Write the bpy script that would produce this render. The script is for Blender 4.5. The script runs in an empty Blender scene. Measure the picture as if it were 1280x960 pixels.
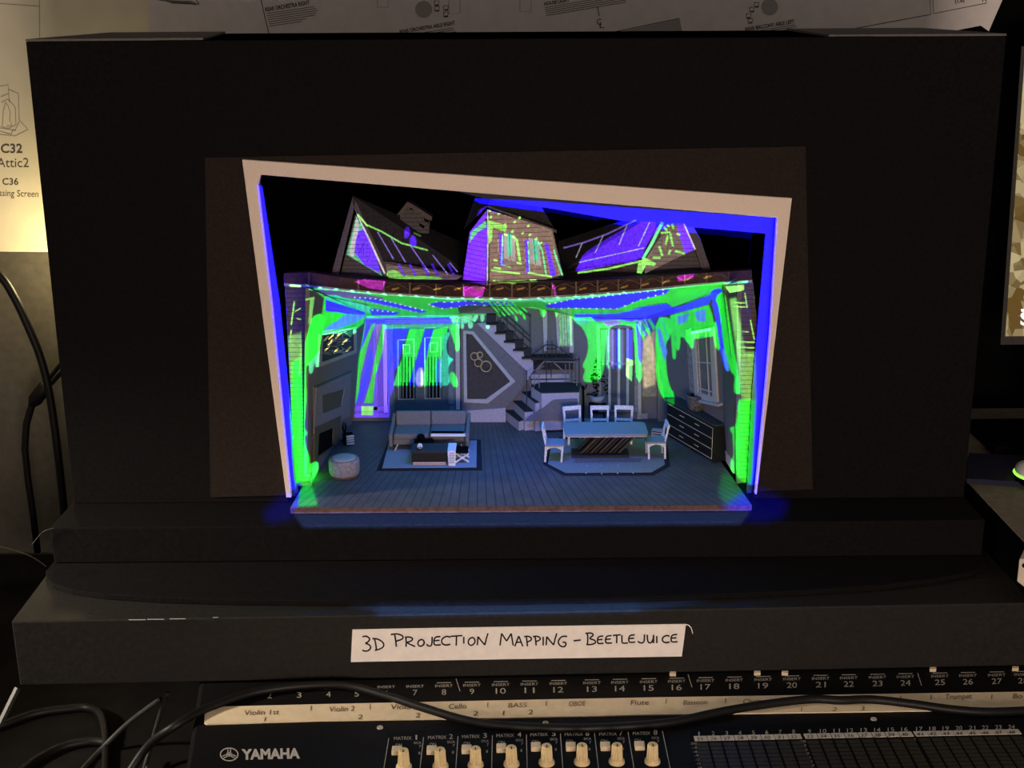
import bpy, bmesh, math, random
import numpy as np
from mathutils import Vector, Matrix

random.seed(7)
scene = bpy.context.scene
COL = scene.collection

# ------------------------------------------------------------------ camera
H = 1.40                                   # lens height above the floor (m)
TH = math.radians(17.0)
FPX = 1570.0                               # focal length for a 1280 px wide frame
ROLL = 0.007
CAM = Vector((0, 0, H))
FWD = Vector((0, math.cos(TH), -math.sin(TH)))
_R0 = Vector((1, 0, 0)); _U0 = Vector((0, math.sin(TH), math.cos(TH)))
RGT = (_R0 * math.cos(ROLL) - _U0 * math.sin(ROLL)).normalized()
UPV = (_U0 * math.cos(ROLL) + _R0 * math.sin(ROLL)).normalized()
cam_d = bpy.data.cameras.new('camera')
cam = bpy.data.objects.new('camera', cam_d)
COL.objects.link(cam)
cam_d.sensor_fit = 'HORIZONTAL'; cam_d.sensor_width = 36.0
cam_d.lens = FPX / 1280 * 36.0
cam_d.clip_start = 0.02
M = Matrix.Identity(4)
for i in range(3):
    M[i][0] = RGT[i]; M[i][1] = UPV[i]; M[i][2] = -FWD[i]; M[i][3] = CAM[i]
cam.matrix_world = M
scene.camera = cam

# ------------------------------------------------------------------ light
scene.view_settings.view_transform = 'Standard'
scene.view_settings.look = 'None'
scene.view_settings.gamma = 1.0
scene.view_settings.exposure = 0.0
scene.view_settings.use_curve_mapping = False
WORLD_RGB = (0.150, 0.128, 0.114)
KEY_W = 11.5
LAMP_W = 0.95
LEFT_W = 60.0
WASH_W = 0.30
PROJ_W = 520.0
w = bpy.data.worlds.new('world'); scene.world = w
w.use_nodes = True
w.node_tree.nodes['Background'].inputs['Color'].default_value = (*WORLD_RGB, 1)
w.node_tree.nodes['Background'].inputs['Strength'].default_value = 1.0


def area(name, loc, target, size, power, color):
    d = bpy.data.lights.new(name, 'AREA')
    d.shape = 'RECTANGLE'; d.size, d.size_y = size
    d.energy = power; d.color = color
    o = bpy.data.objects.new(name, d); COL.objects.link(o)
    o.location = loc
    o.rotation_euler = (Vector(target) - Vector(loc)).to_track_quat('-Z', 'Y').to_euler()
    return o


# warm work light on the desk, low behind the photographer
area('work_light', (0.14, -0.30, 1.12), (0, 1.2, 1.02), (0.35, 0.20), KEY_W, (1.0, 0.80, 0.66))
# small warm lamp hidden behind the left end of the black box
ld = bpy.data.lights.new('shelf_lamp', 'POINT'); ld.energy = LAMP_W; ld.color = (1.0, 0.78, 0.38)
ld.shadow_soft_size = 0.02
lo = bpy.data.objects.new('shelf_lamp', ld); COL.objects.link(lo); lo.location = (-0.572, 1.545, 1.085)
# added warm fill spot, brightening the left end of the black steps
sd = bpy.data.lights.new('left_fill_spot', 'SPOT'); sd.energy = LEFT_W; sd.color = (1.0, 0.86, 0.70); sd.shadow_soft_size = 0.05
sd.spot_size = math.radians(38); sd.spot_blend = 1.0
so_ = bpy.data.objects.new('left_fill_spot', sd); COL.objects.link(so_); so_.location = (-1.15, 0.98, 1.20)
so_.rotation_euler = (Vector((-0.46, 1.08, 0.86)) - Vector((-1.15, 0.98, 1.20))).to_track_quat('-Z', 'Y').to_euler()
# blue strip of the model, tucked up behind its cornice, washing the little room from above
area('stage_strip_light', (0.004, 1.2480, 1.1100), (0.004, 1.34, 0.907), (0.15, 0.006), WASH_W, (0.05, 0.145, 1.0)).data.spread = math.radians(125)

PROJ = Vector((0.07, -0.06, H - 0.05))     # lens of the video projector


# ------------------------------------------------------------------ photo pixel <-> place
def ray(px, py):
    return (FWD + RGT * ((px - 640) / FPX) - UPV * ((py - 480) / FPX))


def YP(y): return (Vector((0, y, 0)), Vector((0, -1, 0)))
def ZP(z): return (Vector((0, 0, z)), Vector((0, 0, 1)))


def plane3(a, b, c, toward=CAM):
    n = (b - a).cross(c - a).normalized()
    if n.dot(toward - a) < 0: n = -n
    return (a.copy(), n)


def off(plane, d): return (plane[0] + plane[1] * d, plane[1])


def pt(px, py, plane):
    d = ray(px, py)
    t = (plane[0] - CAM).dot(plane[1]) / d.dot(plane[1])
    return CAM + d * t


def px_of(p):
    v = p - CAM
    z = v.dot(FWD)
    return (640 + FPX * v.dot(RGT) / z, 480 - FPX * v.dot(UPV) / z)


# ------------------------------------------------------------------ materials
MATS = {}


def mat(name, color, rough=0.7, var=0.12, scale=120.0, spec=0.3, bump=0.0, metal=0.0, emit=None, alpha=None, trans=0.0):
    """procedural principled surface: base colour broken up by noise, optional bump"""
    m = bpy.data.materials.new(name); m.use_nodes = True
    nt = m.node_tree; b = nt.nodes['Principled BSDF']
    tc = nt.nodes.new('ShaderNodeTexCoord')
    nz = nt.nodes.new('ShaderNodeTexNoise'); nz.inputs['Scale'].default_value = scale
    nz.inputs['Detail'].default_value = 4
    nt.links.new(tc.outputs['Object'], nz.inputs['Vector'])
    rp = nt.nodes.new('ShaderNodeValToRGB')
    e = rp.color_ramp.elements
    e[0].position = 0.3; e[1].position = 0.7
    e[0].color = (*[max(0, c * (1 - var)) for c in color], 1)
    e[1].color = (*[min(1, c * (1 + var)) for c in color], 1)
    nt.links.new(nz.outputs['Fac'], rp.inputs['Fac'])
    nt.links.new(rp.outputs['Color'], b.inputs['Base Color'])
    b.inputs['Roughness'].default_value = rough
    b.inputs['Specular IOR Level'].default_value = spec
    b.inputs['Metallic'].default_value = metal
    b.inputs['Transmission Weight'].default_value = trans
    if bump:
        bp = nt.nodes.new('ShaderNodeBump'); bp.inputs['Strength'].default_value = bump
        bp.inputs['Distance'].default_value = 0.002
        nt.links.new(nz.outputs['Fac'], bp.inputs['Height'])
        nt.links.new(bp.outputs['Normal'], b.inputs['Normal'])
    if emit:
        b.inputs['Emission Color'].default_value = (*emit[0], 1)
        b.inputs['Emission Strength'].default_value = emit[1]
    MATS[name] = m
    return m


def stripes(name, c1, c2, axis, freq, rough=0.75, width=0.12, var=0.2, nscale=300.0, spec=0.2):
    """boards: dark joint lines across one axis over mottled colour (object space)"""
    m = mat(name, c1, rough, var, nscale, spec)
    nt = m.node_tree; b = nt.nodes['Principled BSDF']
    tc = [n for n in nt.nodes if n.type == 'TEX_COORD'][0]
    rp = [n for n in nt.nodes if n.type == 'VALTORGB'][0]
    sp = nt.nodes.new('ShaderNodeSeparateXYZ'); nt.links.new(tc.outputs['Object'], sp.inputs[0])
    mu = nt.nodes.new('ShaderNodeMath'); mu.operation = 'MULTIPLY'; mu.inputs[1].default_value = freq
    nt.links.new(sp.outputs['XYZ'.index(axis)], mu.inputs[0])
    fr = nt.nodes.new('ShaderNodeMath'); fr.operation = 'FRACT'; nt.links.new(mu.outputs[0], fr.inputs[0])
    lt = nt.nodes.new('ShaderNodeMath'); lt.operation = 'LESS_THAN'; lt.inputs[1].default_value = width
    nt.links.new(fr.outputs[0], lt.inputs[0])
    mx = nt.nodes.new('ShaderNodeMixRGB'); nt.links.new(lt.outputs[0], mx.inputs['Fac'])
    nt.links.new(rp.outputs['Color'], mx.inputs['Color1']); mx.inputs['Color2'].default_value = (*c2, 1)
    nt.links.new(mx.outputs['Color'], b.inputs['Base Color'])
    return m


BLK = mat('black_paint', (0.0066, 0.0058, 0.0061), 0.9, 0.25, 260, 0.06, 0.15)
BLK_PLINTH = mat('black_plinth_paint', (0.0165, 0.0150, 0.0136), 0.6, 0.2, 220, 0.15, 0.15)
CARD = mat('brown_black_card', (0.021, 0.0150, 0.0125), 0.85, 0.25, 500, 0.08, 0.2)
VOID = mat('black_velvet', (0.0015, 0.0015, 0.0018), 1.0, 0.1, 80, 0.0)
CREAM = mat('cream_board', (0.74, 0.60, 0.50), 0.75, 0.05, 700, 0.2, 0.05)
WHITEB = mat('grey_white_board', (0.035, 0.033, 0.038), 0.75, 0.05, 500, 0.2)
PAPER = mat('white_paper', (0.86, 0.80, 0.75), 0.85, 0.04, 150, 0.1, 0.1)
INK = mat('black_ink', (0.012, 0.009, 0.012), 0.6, 0.2, 900, 0.2)
SHEET_W = mat('warm_drawing_paper', (0.78, 0.73, 0.58), 0.9, 0.06, 25, 0.05, 0.35)
SHEET_G = mat('plan_paper', (0.86, 0.79, 0.75), 0.9, 0.05, 60, 0.05, 0.1)
LINEINK = mat('grey_print', (0.10, 0.09, 0.08), 0.8, 0.2, 600, 0.1)
LINEFAINT = mat('faint_print', (0.33, 0.30, 0.28), 0.8, 0.1, 600, 0.1)
FILLGREY = mat('grey_fill_print', (0.42, 0.39, 0.38), 0.8, 0.08, 600, 0.1)
WALLM = mat('grey_wall_paint', (0.105, 0.097, 0.082), 0.9, 0.12, 90, 0.1, 0.1)
DARK = mat('dark_cabinet', (0.0016, 0.0015, 0.0016), 0.7, 0.2, 50, 0.04)
DESKM = mat('dark_desk', (0.006, 0.0054, 0.0048), 0.8, 0.25, 60, 0.1, 0.2)
FLOORM = mat('dark_carpet', (0.03, 0.03, 0.03), 0.95, 0.3, 90, 0.05, 0.3)
CONS = mat('console_black', (0.0040, 0.0036, 0.0038), 0.6, 0.2, 300, 0.12, 0.1)
CONS_IN = mat('console_panel', (0.0022, 0.0022, 0.0032), 0.6, 0.2, 300, 0.1)
PRINT = mat('console_lettering', (0.36, 0.33, 0.28), 0.7, 0.15, 500, 0.2)
PRINTB = mat('logo_print', (0.40, 0.37, 0.34), 0.6, 0.1, 500, 0.3)
TAPE = mat('masking_tape', (0.66, 0.54, 0.36), 0.85, 0.07, 120, 0.15, 0.2)
PENCIL = mat('pencil_writing', (0.13, 0.085, 0.04), 0.8, 0.25, 600, 0.1)
KNOBM = mat('cream_knob', (0.64, 0.50, 0.27), 0.5, 0.08, 300, 0.35)
BUTM = mat('cream_button', (0.66, 0.53, 0.36), 0.5, 0.08, 300, 0.35)
CABLE = mat('black_cable', (0.0045, 0.004, 0.004), 0.5, 0.2, 200, 0.25)
GCABLE = mat('grey_cable', (0.032, 0.031, 0.029), 0.5, 0.2, 200, 0.3)
CELL = mat('meter_cell', (0.022, 0.019, 0.014), 0.5, 0.3, 350, 0.3)
CELLW = mat('meter_strip', (0.46, 0.42, 0.36), 0.6, 0.12, 350, 0.2)
# the little house
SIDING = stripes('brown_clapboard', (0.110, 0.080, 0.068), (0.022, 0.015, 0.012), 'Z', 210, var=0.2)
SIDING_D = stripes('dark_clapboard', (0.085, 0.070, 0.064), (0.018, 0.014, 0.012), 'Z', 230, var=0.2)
ROOF = mat('dark_shingle', (0.036, 0.032, 0.032), 0.9, 0.35, 400, 0.1, 0.3)
ROOFTRIM = mat('roof_trim_wood', (0.105, 0.085, 0.072), 0.85, 0.3, 500, 0.1)
CORN = mat('cornice_brown', (0.050, 0.022, 0.018), 0.7, 0.4, 250, 0.2)
CORNT = mat('cornice_trim', (0.125, 0.080, 0.060), 0.7, 0.3, 250, 0.2)
RAILG = mat('grey_molding', (0.30, 0.28, 0.27), 0.7, 0.15, 400, 0.2)
CROWN = mat('model_crown_trim', (0.20, 0.19, 0.195), 0.8, 0.12, 500, 0.1)
GUSS = mat('lit_gusset_board', (0.13, 0.12, 0.11), 0.8, 0.1, 200, 0.1)  # greyer than the box: light off the wall sheet put into the colour
WALLG = mat('model_grey_wall', (0.152, 0.141, 0.143), 0.9, 0.12, 500, 0.08, 0.08)
WALLL = mat('model_lilac_trim', (0.40, 0.36, 0.40), 0.8, 0.1, 500, 0.1)
WALLW = mat('model_white_trim', (0.42, 0.40, 0.39), 0.8, 0.12, 500, 0.1)
OLIVE = mat('olive_surround', (0.095, 0.082, 0.052), 0.85, 0.25, 600, 0.1)
SOOT = mat('soot_black', (0.004, 0.004, 0.004), 0.95, 0.2, 300, 0.02)
DIAM = mat('brown_panel', (0.062, 0.052, 0.046), 0.85, 0.2, 500, 0.1)
GOLD = mat('gold_ring', (0.62, 0.40, 0.18), 0.4, 0.15, 500, 0.5, 0.0, 0.4)
DARKIRON = mat('dark_ring', (0.03, 0.028, 0.03), 0.5, 0.2, 500, 0.4)
DOORM = mat('teal_door', (0.060, 0.085, 0.098), 0.6, 0.15, 400, 0.25)
DOORL = mat('teal_frame', (0.125, 0.16, 0.18), 0.7, 0.12, 400, 0.2)
TREAD = mat('dark_tread', (0.024, 0.024, 0.026), 0.7, 0.2, 400, 0.2)
RAILM = mat('dark_railing', (0.026, 0.023, 0.024), 0.6, 0.2, 400, 0.2)
RAILL = mat('worn_railing', (0.17, 0.14, 0.13), 0.7, 0.3, 600, 0.2)
PLANK = stripes('stage_planks', (0.094, 0.084, 0.084), (0.040, 0.036, 0.036), 'X', 56, 0.6, 0.13, 0.18, 60, 0.3)
_n = PLANK.node_tree; _s = [q for q in _n.nodes if q.type == 'SEPXYZ'][0]      # boards fan out from behind the back wall
_a = _n.nodes.new('ShaderNodeMath'); _a.operation = 'ADD'; _a.inputs[1].default_value = 0.054; _n.links.new(_s.outputs[0], _a.inputs[0])
_b = _n.nodes.new('ShaderNodeMath'); _b.operation = 'SUBTRACT'; _b.inputs[0].default_value = 0.551; _n.links.new(_s.outputs[1], _b.inputs[1])
_c = _n.nodes.new('ShaderNodeMath'); _c.operation = 'DIVIDE'; _n.links.new(_a.outputs[0], _c.inputs[0]); _n.links.new(_b.outputs[0], _c.inputs[1])
_m = [q for q in _n.nodes if q.type == 'MATH' and q.operation == 'MULTIPLY'][0]; _n.links.new(_c.outputs[0], _m.inputs[0])
PLANKEDGE = mat('plank_edge', (0.115, 0.060, 0.050), 0.7, 0.3, 200, 0.2)
SOFAM = mat('grey_upholstery', (0.185, 0.170, 0.160), 0.95, 0.22, 900, 0.05, 0.3)
RUGL = mat('pale_rug', (0.30, 0.33, 0.35), 0.95, 0.15, 700, 0.02, 0.2)
RUGD = mat('rug_border', (0.030, 0.030, 0.032), 0.95, 0.2, 700, 0.02, 0.2)
RUGG = mat('sage_rug', (0.27, 0.27, 0.235), 0.95, 0.15, 700, 0.02, 0.2)
RUGP = mat('patterned_rug_band', (0.20, 0.17, 0.15), 0.95, 0.9, 900, 0.02, 0.2)
TBL = mat('table_grey', (0.26, 0.27, 0.28), 0.6, 0.12, 600, 0.2)
TBLD = mat('dark_wood', (0.030, 0.024, 0.024), 0.6, 0.3, 400, 0.2)
CHAIRW = mat('worn_white_chair', (0.78, 0.72, 0.69), 0.75, 0.22, 420, 0.15)
OTT = mat('grey_drum_fabric', (0.27, 0.25, 0.25), 0.85, 0.25, 300, 0.1)
OTTL = mat('pale_cushion', (0.42, 0.45, 0.47), 0.9, 0.1, 500, 0.05)
SIDEB = mat('black_lacquer', (0.010, 0.0095, 0.0105), 0.5, 0.2, 300, 0.25)
SIDET = mat('charcoal_top', (0.042, 0.042, 0.046), 0.7, 0.2, 500, 0.15)
GILT = mat('gilt_line', (0.48, 0.38, 0.26), 0.5, 0.2, 500, 0.3)
POTM = mat('grey_stone_pot', (0.10, 0.095, 0.095), 0.85, 0.6, 420, 0.1, 0.3)
LEAF = mat('dark_leaf', (0.010, 0.014, 0.010), 0.8, 0.4, 300, 0.15)
SKIRT = mat('warm_lit_scroll', (0.85, 0.62, 0.42), 0.5, 0.1, 500, 0.4)  # brighter than the other gilt: the skirt's warm glow is painted in
GLASS = mat('grey_pane', (0.15, 0.155, 0.165), 0.25, 0.15, 60, 0.5)
DRAPE = mat('pale_drape', (0.24, 0.225, 0.215), 0.9, 0.3, 250, 0.05)
AMBER = mat('amber_panel', (0.25, 0.215, 0.16), 0.85, 0.3, 180, 0.1)
GREYB = mat('grey_box', (0.20, 0.18, 0.19), 0.8, 0.15, 400, 0.1)


# ------------------------------------------------------------------ mesh collector
class MB:
    def __init__(self): self.v = []; self.f = []

    def add(self, vs, fs):
        k = len(self.v)
        self.v += [Vector(p) for p in vs]
        self.f += [[i + k for i in f] for f in fs]
        return self

    def prism(self, pts, vec):
        """closed solid: polygon pts swept by vec"""
        n = len(pts); vec = Vector(vec)
        pts = [Vector(p) for p in pts]
        fs = [list(range(n))[::-1], list(range(n, 2 * n))]
        fs += [[i, (i + 1) % n, n + (i + 1) % n, n + i] for i in range(n)]
        return self.add(pts + [p + vec for p in pts], fs)

    def ring(self, outer, inner, vec):
        n = len(outer); vec = Vector(vec)
        o = [Vector(p) for p in outer]; i_ = [Vector(p) for p in inner]
        v = o + i_ + [p + vec for p in o] + [p + vec for p in i_]
        fs = []
        for a in range(n):
            b = (a + 1) % n
            fs += [[a, b, n + b, n + a], [2 * n + a, 3 * n + a, 3 * n + b, 2 * n + b],
                   [a, 2 * n + a, 2 * n + b, b], [n + a, n + b, 3 * n + b, 3 * n + a]]
        return self.add(v, fs)

    def box(self, c, s, rz=0.0, m=None):
        c = Vector(c); hx, hy, hz = s[0] / 2, s[1] / 2, s[2] / 2
        vs = [Vector((x, y, z)) for z in (-hz, hz) for y in (-hy, hy) for x in (-hx, hx)]
        R = m if m else Matrix.Rotation(rz, 3, 'Z')
        vs = [R @ v + c for v in vs]
        return self.add(vs, [[0, 2, 3, 1], [4, 5, 7, 6], [0, 1, 5, 4], [2, 6, 7, 3], [0, 4, 6, 2], [1, 3, 7, 5]])

    def bar(self, a, b, wd, ht=None, up=Vector((0, 0, 1))):
        """square-section bar from a to b"""
        a = Vector(a); b = Vector(b); ht = ht or wd
        d = (b - a).normalized()
        s = d.cross(up)
        if s.length < 1e-5: s = d.cross(Vector((0, 1, 0)))
        s.normalize(); u = s.cross(d).normalized()
        q = [s * x * wd / 2 + u * y * ht / 2 for x, y in ((-1, -1), (1, -1), (1, 1), (-1, 1))]
        return self.prism([a + k for k in q], b - a)

    def tube(self, pts, r, n=8, closed=False):
        pts = [Vector(p) for p in pts]; m = len(pts)
        rs = r if isinstance(r, (list, tuple)) else [r] * m
        vs = []; prev = None
        for i, p in enumerate(pts):
            if closed: d = pts[(i + 1) % m] - pts[i - 1]
            else: d = pts[min(i + 1, m - 1)] - pts[max(i - 1, 0)]
            d.normalize()
            if prev is None:
                s = d.cross(Vector((0, 0, 1)))
                if s.length < 1e-4: s = d.cross(Vector((0, 1, 0)))
            else: s = prev - d * prev.dot(d)
            s.normalize(); prev = s; u = d.cross(s)
            vs += [p + (s * math.cos(2 * math.pi * k / n) + u * math.sin(2 * math.pi * k / n)) * rs[i] for k in range(n)]
        fs = []
        for i in range(m if closed else m - 1):
            j = (i + 1) % m
            fs += [[i * n + k, i * n + (k + 1) % n, j * n + (k + 1) % n, j * n + k] for k in range(n)]
        if not closed: fs += [list(range(n))[::-1], [(m - 1) * n + k for k in range(n)]]
        return self.add(vs, fs)

    def lathe(self, c, prof, n=24, flute=0.0):
        c = Vector(c); vs = []; fs = []
        for r, z in prof:
            for k in range(n):
                a = 2 * math.pi * k / n
                rr = r * (1 - flute * (k % 2)) if flute else r
                vs.append(c + Vector((rr * math.cos(a), rr * math.sin(a), z)))
        for i in range(len(prof) - 1):
            fs += [[i * n + k, i * n + (k + 1) % n, (i + 1) * n + (k + 1) % n, (i + 1) * n + k] for k in range(n)]
        fs += [list(range(n))[::-1], [(len(prof) - 1) * n + k for k in range(n)]]
        return self.add(vs, fs)

    def ball(self, c, r, n=12, sq=(1, 1, 1)):
        prof = [(max(r * math.sin(math.pi * i / 8), r * 0.02), -r * math.cos(math.pi * i / 8)) for i in range(9)]
        k = len(self.v); self.lathe((0, 0, 0), prof, n)
        for i in range(k, len(self.v)):
            v = self.v[i]; self.v[i] = Vector((v.x * sq[0], v.y * sq[1], v.z * sq[2])) + Vector(c)
        return self

    # --- shapes given by photo pixels lying on a plane of the place
    def pprism(self, pxs, plane, t):
        """solid board: outline on the plane, thickness t behind it (t<0: in front)"""
        return self.prism([pt(x, y, plane) for x, y in pxs], -plane[1] * t)

    def pring(self, o, i, plane, t):
        return self.ring([pt(x, y, plane) for x, y in o], [pt(x, y, plane) for x, y in i], -plane[1] * t)

    def prect(self, x0, y0, x1, y1, plane, t):
        return self.pprism([(x0, y0), (x1, y0), (x1, y1), (x0, y1)], plane, t)

    def pline(self, pxs, wpx, plane, lift=0.0003):
        """flat inked line"""
        pl = off(plane, lift); n = len(pxs)
        L = []; R = []
        for i in range(n):
            a = pxs[max(i - 1, 0)]; b = pxs[min(i + 1, n - 1)]
            dx, dy = b[0] - a[0], b[1] - a[1]; l = math.hypot(dx, dy) or 1
            nx, ny = -dy / l * wpx / 2, dx / l * wpx / 2
            L.append(pt(pxs[i][0] + nx, pxs[i][1] + ny, pl)); R.append(pt(pxs[i][0] - nx, pxs[i][1] - ny, pl))
        return self.add(L + R, [[i, i + 1, n + i + 1, n + i] for i in range(n - 1)])

    def pbar(self, a, b, plane, wd):
        return self.bar(pt(*a, plane), pt(*b, plane), wd)

    def ptext(self, s, x, y, h, plane, w=None, ang=0.0, lift=0.0003, bold=0.0, shear=0.0):
        """printed characters: baseline starts at pixel (x, y), cap height h px"""
        vs, fs, x0, x1 = glyphs(s, bold, shear)
        sy = h / 0.72; sx = (w / max(x1 - x0, 1e-3)) if w else sy
        c, sn = math.cos(ang), math.sin(ang); pl = off(plane, lift)
        out = []
        for gx, gy in vs:
            u = (gx - x0) * sx; v = gy * sy
            out.append(pt(x + u * c - v * sn, y - u * sn - v * c, pl))
        return self.add(out, fs)

    def build(self, name, material, parent=None, origin=None, bevel=0.0, smooth=False):
        o0 = Vector(origin) if origin is not None else (Vector(parent['_o']) if parent is not None and '_o' in parent else Vector((0, 0, 0)))
        if parent is None and origin is None and self.v:
            xs = [p.x for p in self.v]; ys = [p.y for p in self.v]; zs = [p.z for p in self.v]
            o0 = Vector(((min(xs) + max(xs)) / 2, (min(ys) + max(ys)) / 2, min(zs)))
        me = bpy.data.meshes.new(name)
        me.from_pydata([p - o0 for p in self.v], [], self.f)
        bm = bmesh.new(); bm.from_mesh(me)
        bmesh.ops.recalc_face_normals(bm, faces=bm.faces)
        bm.to_mesh(me); bm.free()
        me.materials.append(material)
        if smooth:
            for p in me.polygons: p.use_smooth = True
        o = bpy.data.objects.new(name, me); COL.objects.link(o)
        if parent is not None:
            o.parent = parent
            o['_o'] = tuple(o0)
        else:
            o.location = o0; o['_o'] = tuple(o0)
        if bevel:
            md = o.modifiers.new('bevel', 'BEVEL'); md.width = bevel; md.segments = 2; md.limit_method = 'ANGLE'
        return o


_GC = {}


def glyphs(s, bold, shear):
    k = (s, bold, shear)
    if k not in _GC:
        cu = bpy.data.curves.new('t', 'FONT'); cu.body = s; cu.resolution_u = 3; cu.offset = bold; cu.shear = shear
        ob = bpy.data.objects.new('t', cu); COL.objects.link(ob)
        dg = bpy.context.evaluated_depsgraph_get()
        me = bpy.data.meshes.new_from_object(ob.evaluated_get(dg))
        vs = [(v.co.x, v.co.y) for v in me.vertices]; fs = [list(p.vertices) for p in me.polygons]
        bpy.data.objects.remove(ob); bpy.data.curves.remove(cu); bpy.data.meshes.remove(me)
        _GC[k] = (vs, fs, min(a for a, b in vs), max(a for a, b in vs))
    return _GC[k]


def tag(o, label, cat, group=None):
    o['label'] = label; o['category'] = cat
    if group: o['group'] = group
    return o


def thing(name, label, cat, loc, group=None, rz=0.0):
    o = bpy.data.objects.new(name, None); COL.objects.link(o)
    o.empty_display_size = 0.01
    o.location = loc; o['_o'] = tuple(loc); o.rotation_euler = (0, 0, rz)
    return tag(o, label, cat, group)


def local(o):
    """parts of this thing are written in its own coordinates"""
    o['_o'] = (0, 0, 0); return o


def clear_marks():
    for o in bpy.data.objects:
        if '_o' in o: del o['_o']


def copy_tree(o, loc, rz, label, parent=None):
    def rec(src, par):
        c = src.copy(); COL.objects.link(c)
        if par is not None: c.parent = par
        for ch in list(src.children): rec(ch, c)
        return c
    r = rec(o, parent); r.location = loc; r.rotation_euler = (0, 0, rz); r['label'] = label
    return r


# heights of the place (m)
Z_CON = 0.788; Z_PL = 0.856; Z_APR = 0.862; Z_STEP = 0.901; Z_FL = 0.907; Z_DESK = 0.66
# ================================================================== the room
def structure(o): o['kind'] = 'structure'; return o


structure(MB().box((0, 0.9, -0.01), (4.0, 4.0, 0.02)).build('floor', FLOORM))
structure(MB().box((0, 1.66, 1.2), (4.0, 0.06, 2.4)).build('wall_back', WALLM))
WPL = YP(1.63)                                     # face of the wall

t = thing('desk', 'dark desk standing against the wall under the console', 'desk', (0, 1.05, 0))
MB().box((0, 1.17, Z_DESK - 0.02), (1.9, 0.90, 0.04)).build('desktop', DESKM, t, bevel=0.003)
for sx in (-0.9, 0.9):
    for sy in (0.77, 1.57):
        MB().box((sx, sy, (Z_DESK - 0.04) / 2), (0.06, 0.06, Z_DESK - 0.04)).build('leg', DESKM, t, bevel=0.003)

t = thing('storage_cabinet', 'tall black cabinet against the wall right of the black box', 'cabinet', (0.845, 1.60, Z_DESK))
MB().box((0.845, 1.608, 1.155), (0.57, 0.040, 0.97)).build('body', DARK, t, bevel=0.002)
for sx in (0.703, 0.987):
    d = MB().box((sx, 1.584, 1.155), (0.278, 0.008, 0.95)).build('door', DARK, t, bevel=0.002)
    MB().box((0.845 + (sx - 0.845) * 0.12, 1.577, 1.12), (0.008, 0.008, 0.09)).build('handle', CONS, d, bevel=0.002)

# ------------------------------------------------------------------ drawings taped to the wall
S1 = YP(1.6275)
t = thing('technical_drawing', 'cream drawing sheet lit from below, taped to the wall at left', 'drawing', pt(60, 315, S1))
m = MB(); cols = [(-150, -60), (-40, -60), (60, -60), (200, -60)]
m.pprism([(-150, -60), (205, -60), (196, 60), (205, 317), (100, 315.5), (0, 314.5), (-150, 312)], S1, 0.0006)
m.build('sheet', SHEET_W, t)
m = MB()
for s, x, y, h, wd, b in (('C32', 1, 191, 11.5, 27, 0.02), ('Attic2', -4, 209, 12, 40, 0.0), ('C36', 3, 231, 8.5, 20, 0.015),
                          ('ssing Screen', -1, 245, 8.5, 49, 0.0)):
    m.ptext(s, x, y, h, S1, wd, -0.03 if 'ss' in s else 0.0, bold=b)
m.build('lettering', LINEINK, t)
m = MB()
MB().pline([(49, -60), (49.5, 50)], 0.9, S1).build('fold_line', LINEFAINT, t)
MB().pline([(-60, 0), (49, 8)], 0.9, S1).build('fold_line', LINEFAINT, t)
for L in ([(0, 108), (10, 106), (11, 117), (1, 121)], [(11, 112), (23, 117), (24, 150), (35, 162), (19, 170), (0, 168)],
          [(0, 160), (19, 163), (24, 152)], [(2, 128), (10, 124), (19, 134), (20, 156), (10, 161), (1, 158)], [(11, 118), (12, 128)],
          [(3, 157), (4, 140), (7, 128), (10, 132), (13, 141), (12, 150), (15, 157), (8, 158)], [(14, 168), (16, 163), (20, 163)], [(0, 164), (14, 168)]):
    m.pline(L, 0.9, S1)
m.build('line_drawing', LINEFAINT, t)

S2 = YP(1.570)
t = thing('floor_plan_sheet', 'large grey plan sheet with seating notes hanging above the black box', 'plan', pt(700, 40, S2))
MB().pprism([(186, -70), (1275, -70), (1253, 0), (1236, 39), (1226, 32), (1170, 43), (1140, 62), (188, 62), (186, 20)], S2, 0.0008).build('sheet', SHEET_G, t)
A = 0.165
for s, x, y, h, wd in (('REAR ORCHESTRA RIGHT', 332, 14.5, 5.2, 56), ('REAR ORCHESTRA AISLE RIGHT', 500, 42, 4.6, 70),
                       ('HOUSE LIGHT', 680.5, 7, 4.4, 32), ('REAR BALCONY AISLE LEFT', 932, 39, 4.8, 62), ('(1.8)', 1194, 4, 5, 12), ('11', 1228, 2, 5, 5)):
    MB().ptext(s, x, y, h, S2, wd, A, bold=0.03).build('lettering', LINEINK, t)
MB().ptext('C', 746, 31, 8, S2, 6, 0, bold=0.0).ptext('L', 749.5, 35, 8, S2, 6, 0).build('centre_line_lettering', LINEINK, t)
L7 = (60, 62, 63, 60, 58, 46, 40)
for rows in ([[(333 + 0.7 * k, 17 + 2.6 * k), (333 + 0.7 * k + L7[k], 17 + 2.6 * k - L7[k] * A * 0.9)] for k in range(7)],
             [[(681 + 0.4 * k, 9.5 + 2.5 * k), (781 + 0.4 * k, 9.5 + 2.5 * k - 17)] for k in range(5)],
             [[(515 + 6 * k, 43 + k), (566 + 2 * k, 35 + 2.4 * k)] for k in range(3)],
             [[(940 + 5 * k, 40 + 0.6 * k), (994 + 2 * k, 31 + 2.4 * k)] for k in range(3)],
             [[(205 + 3 * k, 0.5 + 1.2 * k), (240 + 3 * k, 1.6 + 1.2 * k)] for k in range(4)]):
    m = MB()
    for r_ in rows: m.pline(r_, 0.75, S2)
    m.build('small_print', LINEINK, t)
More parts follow.
